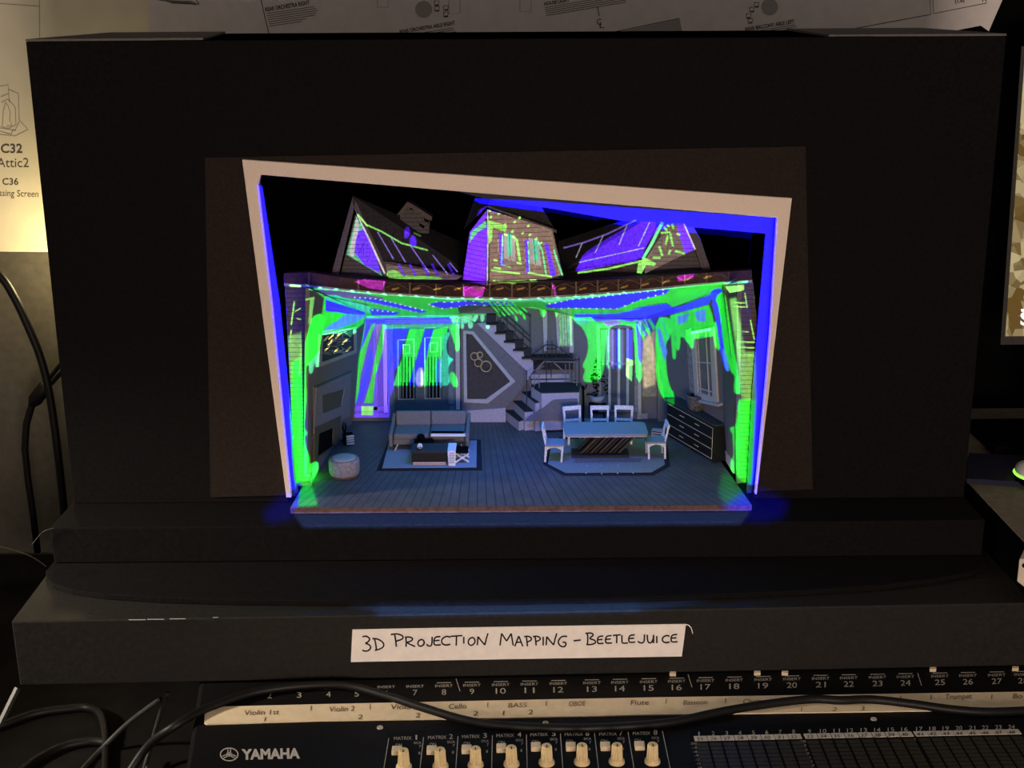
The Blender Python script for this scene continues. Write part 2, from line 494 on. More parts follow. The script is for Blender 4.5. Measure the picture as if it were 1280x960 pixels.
for L in ([(196, -0.5), (244, 5.6), (249, 5.2), (243, -4)], [(324, -10), (336, 42)], [(1050, 39), (1163.5, 18), (1160, -40)], [(1164, -40), (1167, 17), (1233.5, 3.8), (1231, -10)], [(760, 41.5), (849, 23), (852.5, 44)], [(747, 8), (749, 20)]):
    MB().pline(L, 1.0, S2).build('ruled_line', LINEINK, t)
for x0, y0, x1, y1 in ((471.5, -3, 485, 9), (561, -9, 575, 17), (650, -8, 664, 14.5)):
    MB().pline([(x0, y0), (x1, y0), (x1, y1), (x0, y1), (x0, y0)], 0.6, S2).build('square_symbol', LINEFAINT, t)
for cx, cy in ((546, 4), (546.5, 11), (557.5, 10), (557.5, 18), (940, 12), (936, 20), (946, 6), (938, 26)):
    MB().pline([(cx - 3, cy - 3), (cx + 3, cy - 3), (cx + 2, cy + 2), (cx - 3, cy + 3), (cx - 3, cy - 3)], 0.8, S2).pline([(cx - 2, cy + 2.4), (cx + 2.5, cy + 2.4)], 1.8, S2).build('fixture_symbol', LINEINK, t)
for cx, cy, r in ((529.5, 11.5, 10.5), (962, 8.5, 10.5)):
    MB().add([pt(cx + r * math.cos(a * math.pi / 12), cy + r * math.sin(a * math.pi / 12), off(S2, 0.0003)) for a in range(24)], [list(range(24))]).build('circle_symbol', FILLGREY, t)
MB().add([pt(x, y, off(S2, 0.00025)) for x, y in ((762, 42.5), (849, 24), (852, 46), (762, 46))], [[0, 1, 2, 3]]).build('grey_area_print', FILLGREY, t)

# ================================================================== mixing console
CP = ZP(Z_CON)
t = thing('mixing_console', 'black audio mixing console under the model with cream knobs along the front', 'mixing console', (0.3, 1.0, Z_DESK))
cl = pt(246, 872, CP); cl2 = pt(232, 960, CP)
y_back = 1.32
fx = lambda y: cl.x + (cl2.x - cl.x) * (y - cl.y) / (cl2.y - cl.y)
MB().prism([Vector((fx(y_back), y_back, Z_CON)), Vector((fx(0.72), 0.72, Z_CON)), Vector((0.482, 0.72, Z_CON)), Vector((0.482, y_back, Z_CON))],
           (0, 0, -(Z_CON - Z_DESK))).build('body', CONS, t, bevel=0.004)
vp = lambda x, y, y2: 637 + (x - 637) * y2 / y
# recessed matrix panel and meter panel
MB().pprism([(484, 915), (829, 909), (842, 990), (478, 990)], CP, -0.0008).build('matrix_panel', CONS_IN, t)
MB().pprism([(862, 910), (1300, 896), (1306, 990), (868, 990)], CP, -0.0008).build('meter_panel', CONS_IN, t)
MP = off(CP, 0.0009)
# masking tape strip with the players' names
MB().pprism([(256, 886.5), (259, 885), (400, 881.5), (640, 876.5), (820, 873), (1296, 865.8), (1300, 887.3), (820, 894.5), (640, 898.5), (400, 902), (258, 906.5), (255.5, 905)], CP, -0.0012).build('tape_strip', TAPE, t)
TP = off(CP, 0.0013)
m = MB()
for s, x, y, wd, h in (('Violin 1st', 306, 894, 43, 6.5), ('Violin 2', 412, 889.5, 31, 6.5), ('Viola', 489, 887, 24, 7), ('Cello', 561, 886, 22, 6.5),
                       ('BASS', 635, 884.5, 24, 6), ('OBOE', 711, 882.5, 21, 6), ('Flute', 788, 881.5, 23, 6.5), ('Bassoon', 854, 881, 30, 6),
                       ('Clarinet', 929, 879.5, 31, 6), ('Trumpet', 1182, 874, 33, 6.5), ('Bo', 1266, 873, 12, 6),
                       ('1', 330, 901.5, 3, 5), ('2', 447, 899, 6, 6), ('2', 519, 897, 6, 6), ('2', 591, 894.5, 6, 6), ('1', 628, 894, 3, 6), ('2', 660, 893, 6, 6),
                       ('1', 1001, 889, 2, 5), ('2', 1040, 889, 6, 5), ('3', 1076, 888, 5, 5)):
    MB().ptext(s, x, y, h, TP, wd, 0.03, lift=0.0002, shear=0.15).build('pencil_lettering', PENCIL, t)
for x, y in ((389, 882), (463, 880.5), (610, 878), (683, 876.5), (833, 873.5), (907, 872.5), (979, 871.5), (1126, 869.5), (1164, 868.5), (1240, 868)):
    m.pline([(x, y), (x - 0.5, y + 6)], 1.0, TP, 0.0002)
m.build('pencil_tick_lettering', PENCIL, t)
# channel numbers
m = MB()
NX = [301, 337, 374, 410.6, 446, 483, 519, 555, 590, 626, 662, 698, 740, 775, 811, 846, 882, 918, 954, 990, 1026, 1061, 1097, 1132, 1175, 1210, 1246, 1279]
for k, x in enumerate(NX):
    y = 873.5 - (x - 301) * 0.0196; s = str(k + 1)
    wd = 5.5 if k < 9 and k else (2.5 if k == 0 else 12.5)
    m.ptext(s, x - wd / 2, y, 7.2, CP, wd, 0.02, bold=0.0)
    if k > 0: m.ptext('INSERT', x - 11, y - 9.5, 3.4, CP, 22, 0.02)
    if k > 6: m.pline([(x - 9, y - 15), (x + 9, y - 15.3)], 0.9, CP)
for x, y in ((573, 852), (863, 847), (1150, 845)): m.pline([(x - 3, y - 4), (x + 2, y + 12)], 0.9, CP)
m.build('channel_lettering', PRINT, t)
for x, y in ((841, 844), (946.5, 843), (981, 843), (1166, 838.5), (1269, 837.5)):
    MB().prect(x - 4, y - 1.2, x + 4, y + 1.4, CP, -0.003).build('insert_button', BUTM, t)
# logo
m = MB()
m.ptext('YAMAHA', 302, 949, 12.4, CP, 73, 0.022, bold=0.045)
ang = [a * math.pi / 16 for a in range(32)]
eo = [(286.5 + 11.6 * math.cos(a), 943 + 8.6 * math.sin(a)) for a in ang]; ei = [(286.5 + 10.3 * math.cos(a), 943 + 7.3 * math.sin(a)) for a in ang]
m.add([pt(x, y, off(CP, 0.0003)) for x, y in eo + ei], [[i, (i + 1) % 32, 32 + (i + 1) % 32, 32 + i] for i in range(32)])
for k in range(3):                                    # three crossed tuning forks
    a = math.radians(90 + 120 * k); c, s = math.cos(a), -math.sin(a)
    q = lambda u, v: (286.5 + (u * c - v * s) * 1.0, 943 + (u * s + v * c) * 0.74)
    m.pline([q(-4, 0), q(3, 0)], 1.3, CP); m.pline([q(9, -1.6), q(3.6, -1.6), q(3, 0), q(3.6, 1.6), q(9, 1.6)], 1.2, CP)
m.build('logo', PRINTB, t)
# matrix strip: lettering, buttons, knobs
m = MB()
MX = [(492.5, 925, 22, 519.5), (535, 924, 23, 561.5), (577.6, 922.8, 22, 604), (620.6, 921.6, 22, 647), (663, 920.4, 22, 690), (706, 920, 23, 732), (749, 919.6, 22, 774), (791, 918.8, 22, 817)]
SEP = [486, 529.5, 572.5, 615.5, 658, 700.5, 743, 785, 828]
for k, (x, y, wd, dx) in enumerate(MX):
    m.ptext('MATRIX', x, y, 4.3, MP, wd, 0.02); m.ptext(str(k + 1), dx, y - 0.4, 6.2, MP, 4.6 if k else 2.0, 0.02)
    m.ptext('DCA', dx - 2, y + 5, 3, MP, 9, 0.02); m.ptext('7', dx + 4.5, y + 9.5, 3.4, MP, 2.4, 0.0); m.ptext('8', dx + 3.5, y + 18, 3.4, MP, 2.4, 0.0)
    m.ptext('ON', x + 2, y + 8.2, 3.8, MP, 8, 0.02)
for k, x in enumerate(SEP):
    y0 = 922.5 - k * 1.1
    m.pline([(x, y0), (vp(x, y0, 968), 968)], 0.9, MP)
m.build('matrix_lettering', PRINT, t)
BX = [(496.2, 938.5), (539.8, 938), (583.4, 937), (626.8, 935.4), (670, 933.8), (713.6, 933.6), (756.7, 933.2), (799.5, 932.5)]
KX = [(505, 962), (550.6, 961), (594.6, 959.6), (639.3, 958.3), (683.3, 956.3), (727.3, 955.6), (770.8, 955.2), (815.3, 954.8)]
for x, y in BX:
    c = pt(x, y + 2.5, MP)
    MB().box(c + Vector((0, 0, 0.0022)), (0.0084, 0.0085, 0.0044)).build('on_button', BUTM, t, bevel=0.0005)
for x, y in KX:
    c = pt(x, y - 2.5, MP)
    MB().lathe(c, [(0.0068, 0), (0.0066, 0.0018), (0.0052, 0.0034), (0.0050, 0.0036)], 28).build('knob_skirt', KNOBM, t, smooth=False)
    k = MB().lathe(c, [(0.0051, 0.0030), (0.0044, 0.0160), (0.0038, 0.0172)], 26, 0.17).build('knob', KNOBM, t)
    MB().box(c + Vector((0, -0.0018, 0.0173)), (0.0008, 0.0036, 0.0006)).build('pointer', CONS, k)
for x, y in ((475, 910), (682, 904.5), (1092, 899.5)):
    c = pt(x, y, CP)
    MB().lathe(c, [(0.0028, 0), (0.0026, 0.0012), (0.0012, 0.0013), (0.0010, 0.0006)], 14).build('screw', PRINT, t)
# level meters
m = MB(); mw = MB(); ml = MB()
mx = [874.8 + 16.75 * k for k in range(8)] + [1012 + 16.95 * k for k in range(8)] + [1149.3 + 16.45 * k for k in range(8)]
for k, x in enumerate(mx):
    y = 919.6 - (x - 874) * 0.0216
    ml.ptext(str(k + 1), x - (1.8 if k < 9 else 4), y, 5.2, MP, (1.6 if k == 0 else 3.6) if k < 9 else 8, 0.02)
    mw.pprism([(x - 7.8, y + 1.2), (x + 8, y + 0.9), (vp(x + 8, y, y + 6.6), y + 6.6), (vp(x - 7.8, y, y + 6.8), y + 6.9)], MP, -0.0006)
    ml_s = str(k + 25)
    m.ptext(ml_s, x - 3.6, y + 6.2, 4.2, off(MP, 0.0007), 8, 0.02, lift=0.0002)
m.build('meter_numbers_dark', INK, t); mw.build('meter_number_strip', CELLW, t)
m = MB()
for k, x in enumerate(mx):
    y = 919.6 - (x - 874) * 0.0216
    for r in range(9):
        ya = y + 9.6 + r * 5.0; yb = ya + 3.8
        m.pprism([(vp(x - 7, y, ya), ya), (vp(x + 6.6, y, ya), ya - 0.2), (vp(x + 6.6, y, yb), yb - 0.2), (vp(x - 7, y, yb), yb)], MP, -0.0004)
m.build('meter_cells', CELL, t)
for x, y in ((866, 928), (1001.5, 925.5), (1138, 923)):
    for r in range(8):
        ya = y + 3 + r * 5
        ml.ptext(('OVER', '-3', '-6', '-9', '-12', '-15', '-18', '-24')[r], vp(x, y, ya) - 3, ya, 3.2, MP, 6 if r else 8, 0.02)
ml.build('meter_lettering', PRINT, t)

# ================================================================== the black stand of the model
FL = pt(13.8, 777, ZP(Z_PL)); FR = pt(1293, 753.4, ZP(Z_PL))
u = (FR - FL).normalized(); nb = Vector((-u.y, u.x, 0))
t = thing('display_plinth', 'wide black plinth lying on the console with the handwritten strip on its front', 'plinth', (FL + FR) / 2 - Vector((0, 0, Z_PL - Z_CON)))
MB().prism([FL, FR, FR + nb * 0.40, FL + nb * 0.40], (0, 0, Z_CON - Z_PL + 0.0015)).build('box', BLK_PLINTH, t, bevel=0.0015)
m = MB()
for x0, x1, y in ((161, 182, 774.6), (184, 205, 774.0), (212, 232, 773.4), (266, 273, 771.6)):
    q = [pt(x0, y + 0.7, off(ZP(Z_PL), 0.0002)), pt(x1, y + 0.5, off(ZP(Z_PL), 0.0002)), pt(x1, y - 0.4, off(ZP(Z_PL), 0.0002)), pt(x0, y - 0.3, off(ZP(Z_PL), 0.0002))]
    m.add(q, [[0, 1, 2, 3]])
m.build('worn_edge', FILLGREY, t)
b0 = pt(22, 860, YP(1.05)); b1 = pt(0, 905, YP(1.03))
PF = (FL.copy(), -nb)                                   # front face of the plinth

t = thing('name_strip', 'white paper strip with handwritten black capitals on the front of the plinth', 'sign', pt(650, 823, off(PF, 0.0008)))
LP = off(PF, 0.0010)
MB().pprism([(440.5, 787.3), (560, 785), (857.5, 780.2), (855, 800), (852.3, 820.6), (700, 823), (560, 825.3), (438.5, 827.6), (439.5, 808)], LP, 0.0008).build('paper', PAPER, t)
G = {'3': [[(0, .95), (.5, 1), (.9, .8), (.6, .58), (.3, .52), (.75, .45), (1, .25), (.7, .02), (.2, 0), (0, .08)]],
     'D': [[(.2, .92), (.3, .5), (.35, 0)], [(0, .98), (.5, .95), (.95, .65), (1, .35), (.7, .12), (.2, 0)]],
     'P': [[(.3, .9), (.38, .4), (.42, 0)], [(0, .93), (.5, 1), (.95, .82), (.9, .58), (.4, .42)]],
     'R': [[(.1, .9), (.15, .4), (.1, 0)], [(0, .95), (.5, 1), (.8, .8), (.6, .55), (.15, .45), (.5, .25), (1, .02)]],
     'O': [[(.6, .95), (.2, .85), (0, .45), (.15, .1), (.5, 0), (.9, .25), (1, .6), (.8, .92), (.5, .97)]],
     'J': [[(.95, 1), (.95, .5), (.85, .1), (.5, 0), (.1, .12), (0, .25)]],
     'E': [[(.95, .95), (.3, .9), (.1, .6), (.1, .2), (.25, .03), (1, .08)], [(.1, .5), (.85, .55)]],
     'C': [[(1, .85), (.6, 1), (.15, .75), (0, .4), (.2, .08), (.6, 0), (1, .1)]],
     'T': [[(0, .92), (1, 1)], [(.5, .95), (.5, .4), (.48, 0)]],
     'I': [[(.5, 1), (.5, 0)]], '-': [[(0, .4), (1, .6)]],
     'N': [[(.05, 0), (.1, .75), (.1, .8), (.4, .4), (.72, .02), (.85, .6), (1, 1.1)]],
     'M': [[(0, 0), (.12, .95), (.5, .35), (.85, .95), (1, 0)]],
     'A': [[(0, 0), (.25, .5), (.5, 1), (.75, .5), (1, 0)], [(.15, .38), (.85, .42)]],
     'G': [[(1, .95), (.5, 1), (.1, .7), (0, .35), (.3, .02), (.8, 0), (.9, .4), (.5, .42)]],
     'B': [[(.2, .95), (.25, .5), (.2, 0)], [(0, .95), (.6, 1), (.8, .78), (.3, .52), (.9, .4), (1, .15), (.5, 0), (.1, .02)]],
     'L': [[(.1, 1), (.1, .4), (.15, .02), (1, .08)]],
     'U': [[(0, 1), (.05, .3), (.3, 0), (.7, .08), (.95, .5), (1, 1)], [(1, 1), (1, 0)]]}
m = MB()
for ch, x0, x1, y0, y1 in (('3', 453, 464, 795, 814), ('D', 465.5, 480, 798, 813), ('P', 488.5, 505, 792, 808.5), ('R', 506, 519, 796, 808.5), ('O', 522, 530.5, 799, 808),
                           ('J', 533.5, 540.5, 796, 808), ('E', 541.5, 551, 795, 807), ('C', 551.5, 563, 795, 806.5), ('T', 563, 578, 794.5, 807), ('I', 578, 581.5, 796, 804.5), ('O', 585, 594, 796.5, 807),
                           ('N', 596, 610, 793, 806.5), ('M', 625, 641.5, 791, 807), ('A', 643.5, 653.5, 795, 808), ('P', 655, 665, 795, 808), ('P', 666, 676, 795, 807), ('I', 677.5, 680.5, 796, 807),
                           ('N', 682, 696, 793, 806.5), ('G', 697.5, 709, 795, 808.5), ('-', 717, 726, 798, 803), ('B', 731.5, 745, 791, 806), ('E', 746, 754.5, 794.5, 805), ('E', 756, 765, 794, 804.5),
                           ('T', 766, 776, 793.5, 804), ('L', 776.5, 785, 794, 804.5), ('E', 785, 794, 793, 803.5), ('J', 797.5, 806, 793, 804), ('U', 809, 817, 793.5, 804), ('I', 819.5, 822.5, 795, 804),
                           ('C', 827.5, 837, 794, 803.5), ('E', 838, 847, 792.5, 803)):
    for st in ([[a, b] for st in G[ch] for a, b in zip(st, st[1:])] if ch in 'MNA' else G[ch]):
        P = [(x0 + (x1 - x0) * a, y1 - (y1 - y0) * b) for a, b in st]
        if len(P) > 2:                                  # round the corners of the pen stroke
            for _ in range(2 if ch not in 'MNA' else 0):
                Q = [P[0]]
                for a, b in zip(P, P[1:]): Q += [(a[0] * .75 + b[0] * .25, a[1] * .75 + b[1] * .25), (a[0] * .25 + b[0] * .75, a[1] * .25 + b[1] * .75)]
                P = Q + [P[-1]]
        m.pline(P, 1.9, LP, 0.0003 + 0.00002 * (len(m.v) % 7))
m.build('handwriting', INK, t)
MB().tube([pt(x, y, off(LP, z)) for x, y, z in ((857, 780.5, 0.0), (861, 781.5, .002), (864, 785, .004), (866, 792, .003))], 0.0004, 6).build('curled_fibre', PAPER, t)

AP = [(64, 706), (57, 714), (58, 722), (66, 730), (90, 737), (130, 742.5), (200, 747.2), (300, 750), (420, 751), (560, 750.5), (640, 749.6), (760, 747), (880, 743), (1000, 738), (1100, 731.5), (1170, 723), (1215, 714), (1234, 705), (1236, 699), (1228, 692)]
ap = [pt(x, y, ZP(Z_APR)) for x, y in AP]
MB().prism(ap + [Vector((ap[-1].x, 1.30, Z_APR)), Vector((ap[0].x, 1.30, Z_APR))], (0, 0, -(Z_APR - Z_PL) + 0.0003)).build('stage_apron', BLK, bevel=0.0008)
tag(bpy.data.objects['stage_apron'], 'thin black board with a curved front edge on top of the plinth', 'stage apron')

sl = pt(62, 660, ZP(Z_STEP)); sr = pt(1232, 650, ZP(Z_STEP))
o = MB().prism([Vector((sl.x, sl.y, Z_STEP)), Vector((sr.x, sr.y, Z_STEP)), Vector((sr.x + 0.002, 1.52, Z_STEP)), Vector((sl.x + 0.002, 1.52, Z_STEP))], (0, 0, -(Z_STEP - Z_APR) + 0.0004)).build('stage_step', BLK, bevel=0.0015)
tag(o, 'black block step on the curved board, carrying the black box', 'step')

# ================================================================== the black box with its opening
YB = 1.216
B = YP(YB)
t = thing('portal_box', 'big black painted box with a crooked opening around the lit model house', 'model box', (0, 1.35, Z_STEP))
fz = lambda px, py: Vector((pt(px, py, B).x, YB, Z_STEP + 0.0004))
tl, tr = pt(32, 52, B), pt(1258, 45, B)
bl, br = fz(92, 627), fz(1205, 622)
op = [(941, 628), (986, 251), (310, 207), (361, 628)]
inner = [fz(941, 628), pt(986, 251, B), pt(310, 207, B), fz(361, 628)]
MB().prism([bl, tl, tr, br] + inner, (0, 0.006, 0)).build('front_panel', BLK, t, bevel=0.0008)
D_ = Vector((0, 0.262, 0)); back_y = YB + 0.262
for a, b, s in ((tl, bl, 1), (tr, br, -1)):
    MB().prism([a + Vector((0, .006, -0.001)), b + Vector((0, .006, 0)), b + Vector((s * .006, .006, 0)), a + Vector((s * .006, .006, -0.001))], (0, back_y - YB - 0.006, 0)).build('side_panel', BLK, t)
MB().prism([tl + D_, bl + D_, br + D_, tr + D_], (0, 0.006, 0)).build('back_panel', VOID, t)
MB().prism([tl + Vector((0.02, .03, -0.022)), tr + Vector((-0.02, .03, -0.022)), tr + Vector((-0.02, .255, -0.022)), tl + Vector((0.02, .255, -0.022))], (0, 0, -0.003)).build('inner_lid', VOID, t)
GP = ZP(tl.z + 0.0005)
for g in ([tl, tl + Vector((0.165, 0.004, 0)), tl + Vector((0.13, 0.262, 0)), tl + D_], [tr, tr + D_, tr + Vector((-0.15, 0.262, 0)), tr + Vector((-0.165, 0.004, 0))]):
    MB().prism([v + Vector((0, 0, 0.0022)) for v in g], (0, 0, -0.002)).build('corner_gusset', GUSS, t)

cz = lambda p: Vector((p.x, p.y, max(p.z, Z_STEP + 0.0004)))
CARDP = YP(YB - 0.0022)
o = MB().prism([cz(p) for p in [pt(263, 621.5, CARDP), pt(256, 197, CARDP), pt(1007, 183, CARDP), pt(1016, 611.5, CARDP), pt(943, 614, CARDP), pt(984, 253, CARDP), pt(312, 210, CARDP), pt(361, 619, CARDP)]], (0, 0.002, 0)).build('mount_card', CARD)
tag(o, 'brownish black card mounted on the black box around the cream frame', 'card')

FP = YP(YB - 0.0085)
FO = [(358, 622), (302.5, 199.5), (990, 248), (946, 618)]; FI = [(944, 618), (956, 490), (962, 420), (971, 272.5), (326, 218.5), (322.5, 232), (340, 380), (352, 500), (364, 622)]
o = MB().prism([cz(pt(x, y, FP)) for x, y in FO + FI], (0, 0.006, 0)).build('proscenium_frame', CREAM, bevel=0.0004)
tag(o, 'crooked cream proscenium frame around the opening of the black box', 'frame')

IP = YP(YB + 0.016)
IO = [(356, 622), (296, 190), (1000, 236), (952, 620)]; II = [(933, 620), (940, 490), (946, 420), (957, 292), (780, 276.5), (690, 261), (600, 247), (560, 236), (318, 206), (321, 215), (328, 236), (350, 380), (362, 500), (373, 622)]
o = MB().prism([cz(pt(x, y, IP)) for x, y in IO + II], (0, 0.002, 0)).build('inner_portal', WHITEB)
tag(o, 'thin white second portal just behind the cream frame', 'portal')
# ================================================================== the little house inside the opening
ZF = ZP(Z_FL); FLO = Vector((0, 0, Z_FL))
on_floor = lambda x, y: pt(x, y, ZF)
t = thing('stage_deck', 'grey plank stage floor of the model house with a brown front edge', 'stage floor', on_floor(650, 634) - Vector((0, 0, 0.0055)))
fl_ = [on_floor(363, 634.6), on_floor(939.5, 631), on_floor(858, 516), on_floor(428, 520)]
MB().prism(fl_, (0, 0, -0.0055)).build('planks', PLANK, t)
MB().prism([fl_[0] + Vector((0, -.0012, .0004)), fl_[1] + Vector((0, -.0012, .0004)), fl_[1], fl_[0]], (0, 0, -0.0062)).build('front_edge', PLANKEDGE, t)

YBK = 1.462
BK = YP(YBK)
# model walls
F1, F2 = on_floor(384, 606), on_floor(443, 522)
LW = plane3(F1, F2, pt(456, 396, YP(1.455)))
G0, G1, G2 = on_floor(919, 593), on_floor(905, 571), on_floor(837, 528)
RW = plane3(G1, G2, pt(815, 398, YP(1.447)))
RA = plane3(G0, G1, pt(901, 361, RW))
t = thing('scenery_flat', 'grey left side wall of the model house with the fireplace on it', 'model wall', F1)
MB().prism([F1, F2, pt(457, 392, LW), pt(404, 368, LW), pt(387, 361, LW)], -LW[1] * 0.004).build('panel', WALLG, t)
MB().pprism([(385.5, 603.5), (397, 585), (396, 576.5), (384, 594)], LW, -0.0022).build('baseboard', WALLW, t)
t = thing('scenery_flat', 'grey right side wall of the model house with the tall window in it', 'model wall', G1)
MB().prism([G1, G2, pt(808, 393, RW), pt(901, 358, RW)], -RW[1] * 0.004).build('panel', WALLG, t)
MB().prism([G0, G1, pt(901, 358, RA), pt(922, 352, RA)], -RA[1] * 0.004).build('return_panel', WALLG, t)
MB().pprism([(917.8, 591.5), (905, 570.5), (904.8, 559), (917.4, 578)], RA, -0.0012).build('baseboard', WALLW, t)
t = thing('scenery_flat', 'grey back wall of the model house behind the sofa and the stairs', 'model wall', Vector((0, YBK, Z_FL)))
zt = pt(640, 374, BK).z
xl, xr = on_floor(436, 522).x, on_floor(834, 522).x
MB().prism([Vector((xl - .012, YBK, Z_FL)), Vector((xr + .012, YBK, Z_FL)), Vector((xr + .002, YBK, zt)), Vector((xl - .002, YBK, zt))], (0, 0.004, 0)).build('panel', WALLG, t)
m = MB(); m.prect(443, 508, 487, 513, BK, -0.002); m.prect(443, 516, 487, 521, BK, -0.003)
m.build('baseboard', CROWN, t)
MB().pprism([(466.5, 402), (469.5, 402), (472, 512), (467, 512)], BK, -0.002).build('wall_batten', CROWN, t)
MB().pprism([(456, 396), (576, 395.5), (576, 398), (456, 399)], BK, -0.004).build('crown_molding', CROWN, t)
MB().pprism([(715, 397), (806, 398), (806, 401), (715, 400)], BK, -0.004).build('crown_molding', CROWN, t)
for pxs in ([(678, 388), (684, 388), (684, 438), (680, 438)], [(694, 388), (697, 388), (700, 436), (697, 436)], [(711, 388), (716, 388), (717, 440), (712, 440)]):
    MB().pprism(pxs, BK, -0.003).build('pilaster_strip', WALLW, t)
m = MB()
for k in range(5):
    m.pprism([(697 + 2.8 * k, 389), (699.4 + 2.8 * k, 389), (700.4 + 3 * k, 434), (697.5 + 3 * k, 432)], BK, -0.0022)
m.build('curtain', DRAPE, t)

# raked ceiling
t_front = [(389, 362, 1.247), (560, 368.5, 1.243), (600, 369.5, 1.243), (665, 369.5, 1.243), (715, 367, 1.243), (930, 353, 1.247)]
t_back = [(457, 395, 1.458), (577, 394, 1.458), (602, 384, 1.458), (668, 384, 1.458), (716, 396, 1.458), (806, 397, 1.458)]
m = MB(); n = len(t_front)
P = [pt(x, y, YP(Y)) for x, y, Y in t_front + t_back]
m.add(P + [p + Vector((0, 0, 0.0015)) for p in P],
      [[i, i + 1, n + i + 1, n + i] for i in range(n - 1)] + [[2 * n + i, 3 * n + i, 3 * n + i + 1, 2 * n + i + 1] for i in range(n - 1)]
      + [[i, 2 * n + i, 2 * n + i + 1, i + 1] for i in range(n - 1)] + [[n + i, n + i + 1, 3 * n + i + 1, 3 * n + i] for i in range(n - 1)]
      + [[0, n, 3 * n, 2 * n], [n - 1, 3 * n - 1, 4 * n - 1, 2 * n - 1]])
tag(m.build('ceiling_flat', CROWN), 'raked ceiling of the model room sloping down behind the brown cornice', 'ceiling')

# cornice across the front
CY = lambda x: 1.2345 + 0.010 * ((x - 650) / 290.0) ** 2
def cpts(L, dy=0.0): return [pt(x, y, YP(CY(x) + dy)) for x, y in L]
CT = [(355, 341.5), (386, 340.5), (430, 347), (480, 352), (560, 355), (650, 354.5), (720, 352), (800, 347), (880, 341), (940, 337.5)]
CB = [(940, 350), (880, 353.5), (800, 361.5), (720, 368), (650, 372), (560, 370.5), (480, 365.5), (430, 361), (386, 356), (355, 354)]
t = thing('fascia_board', 'long dark brown cornice beam bowed across the front of the model house', 'cornice', pt(650, 372, YP(1.235)))
MB().prism(cpts(CT + CB), (0, 0.010, 0)).build('beam', CORN, t)
CM = [(355, 354), (386, 356), (430, 361), (480, 365.5), (560, 370.5), (650, 372), (720, 368), (800, 361.5), (880, 353.5), (940, 350)]
MB().prism(cpts(CM, -.0015) + cpts([(x, y + 3.2) for x, y in CM][::-1], -.0015), (0, 0.011, 0)).build('lower_molding', RAILG, t)
top = lambda x: np.interp(x, [a for a, b in CT], [b for a, b in CT])
bot = lambda x: np.interp(x, [a for a, b in CM], [b for a, b in CM])
BRX = [386, 448, 480, 512, 545, 579, 612, 640, 662, 690, 720, 747, 773, 801, 828, 856, 883, 911]
for x in BRX:
    MB().prism(cpts([(x - 1.2, top(x) + .3), (x + 1.2, top(x) + .3), (x + 1.2, bot(x) - .2), (x - 1.2, bot(x) - .2)], -.0016), (0, 0.002, 0)).build('bracket', CORNT, t)
for a, b in zip(BRX[2:-1], BRX[3:]):
    A_ = []
    for k in range(9):
        f = k / 8; A_.append((a + 2 + (b - a - 4) * f, top(a) * (1 - f) + top(b) * f + 8 - 5.5 * math.sin(math.pi * f)))
    MB().tube(cpts(A_, -.0004), 0.0005, 6).build('arch_rib', CORNT, t)

# clapboard pilasters either side
for lab, pxs, edge, trim in (('left clapboard pilaster at the front of the model house beside the fireplace wall', [(355.5, 358), (383, 359), (372, 480), (384, 606), (370, 608), (362, 500)],
                              [(383, 359), (387.5, 360), (378, 470), (388, 604.5), (384, 606)], None),
                             ('right clapboard pilaster at the front of the model house beside the sideboard wall', [(909, 354), (940, 351), (945, 430), (944, 500), (938, 604), (918, 598), (922, 480)],
                              [(905, 354), (909, 354), (922, 480), (918, 598), (914, 594), (917, 480)], None)):
    PP = YP(1.246)
    r0 = pt(pxs[-2][0], pxs[-3][1], PP)
    t = thing('clapboard_pilaster', lab, 'pilaster', Vector((r0.x, 1.246, Z_FL)))
    fix = lambda q: Vector((q.x, q.y, max(q.z, Z_FL + 0.0002)))
    if pxs[0][0] < 500:
        P4 = [(355.5, 358), (383, 359), (388, 606), (370, 609)]
        E4 = [(383, 359), (387.5, 360), (393, 600), (388, 606)]
    else:
        P4 = [(909, 354), (940, 351), (938, 606), (922, 604)]
        E4 = [(905, 354), (909, 354), (922, 604), (917, 598)]
    P4 = [(356, 356), (383, 358), (380, 470), (388, 607), (370, 609), (362, 470)] if pxs[0][0] < 500 else [(908, 353), (941, 350), (949, 430), (947, 500), (938, 606), (924, 606), (922, 480)]
    MB().prism([fix(pt(x, y, PP)) for x, y in P4], (0, 0.006, 0)).build('clapboard', SIDING, t)
    E4 = [(382.5, 358), (388, 360), (384, 470), (390, 606), (386.5, 607), (379.5, 470)] if pxs[0][0] < 500 else [(904, 353), (909, 353), (923, 480), (925, 606), (921, 606), (918.5, 480)]
    MB().prism([fix(pt(x, y, YP(1.2445))) for x, y in E4], (0, 0.006, 0)).build('corner_trim', ROOFTRIM, t)

# ------------------------------------------------------------------ roofs
def house_part(name, label, cat, px): return thing(name, label, cat, pt(*px, YP(1.30)))


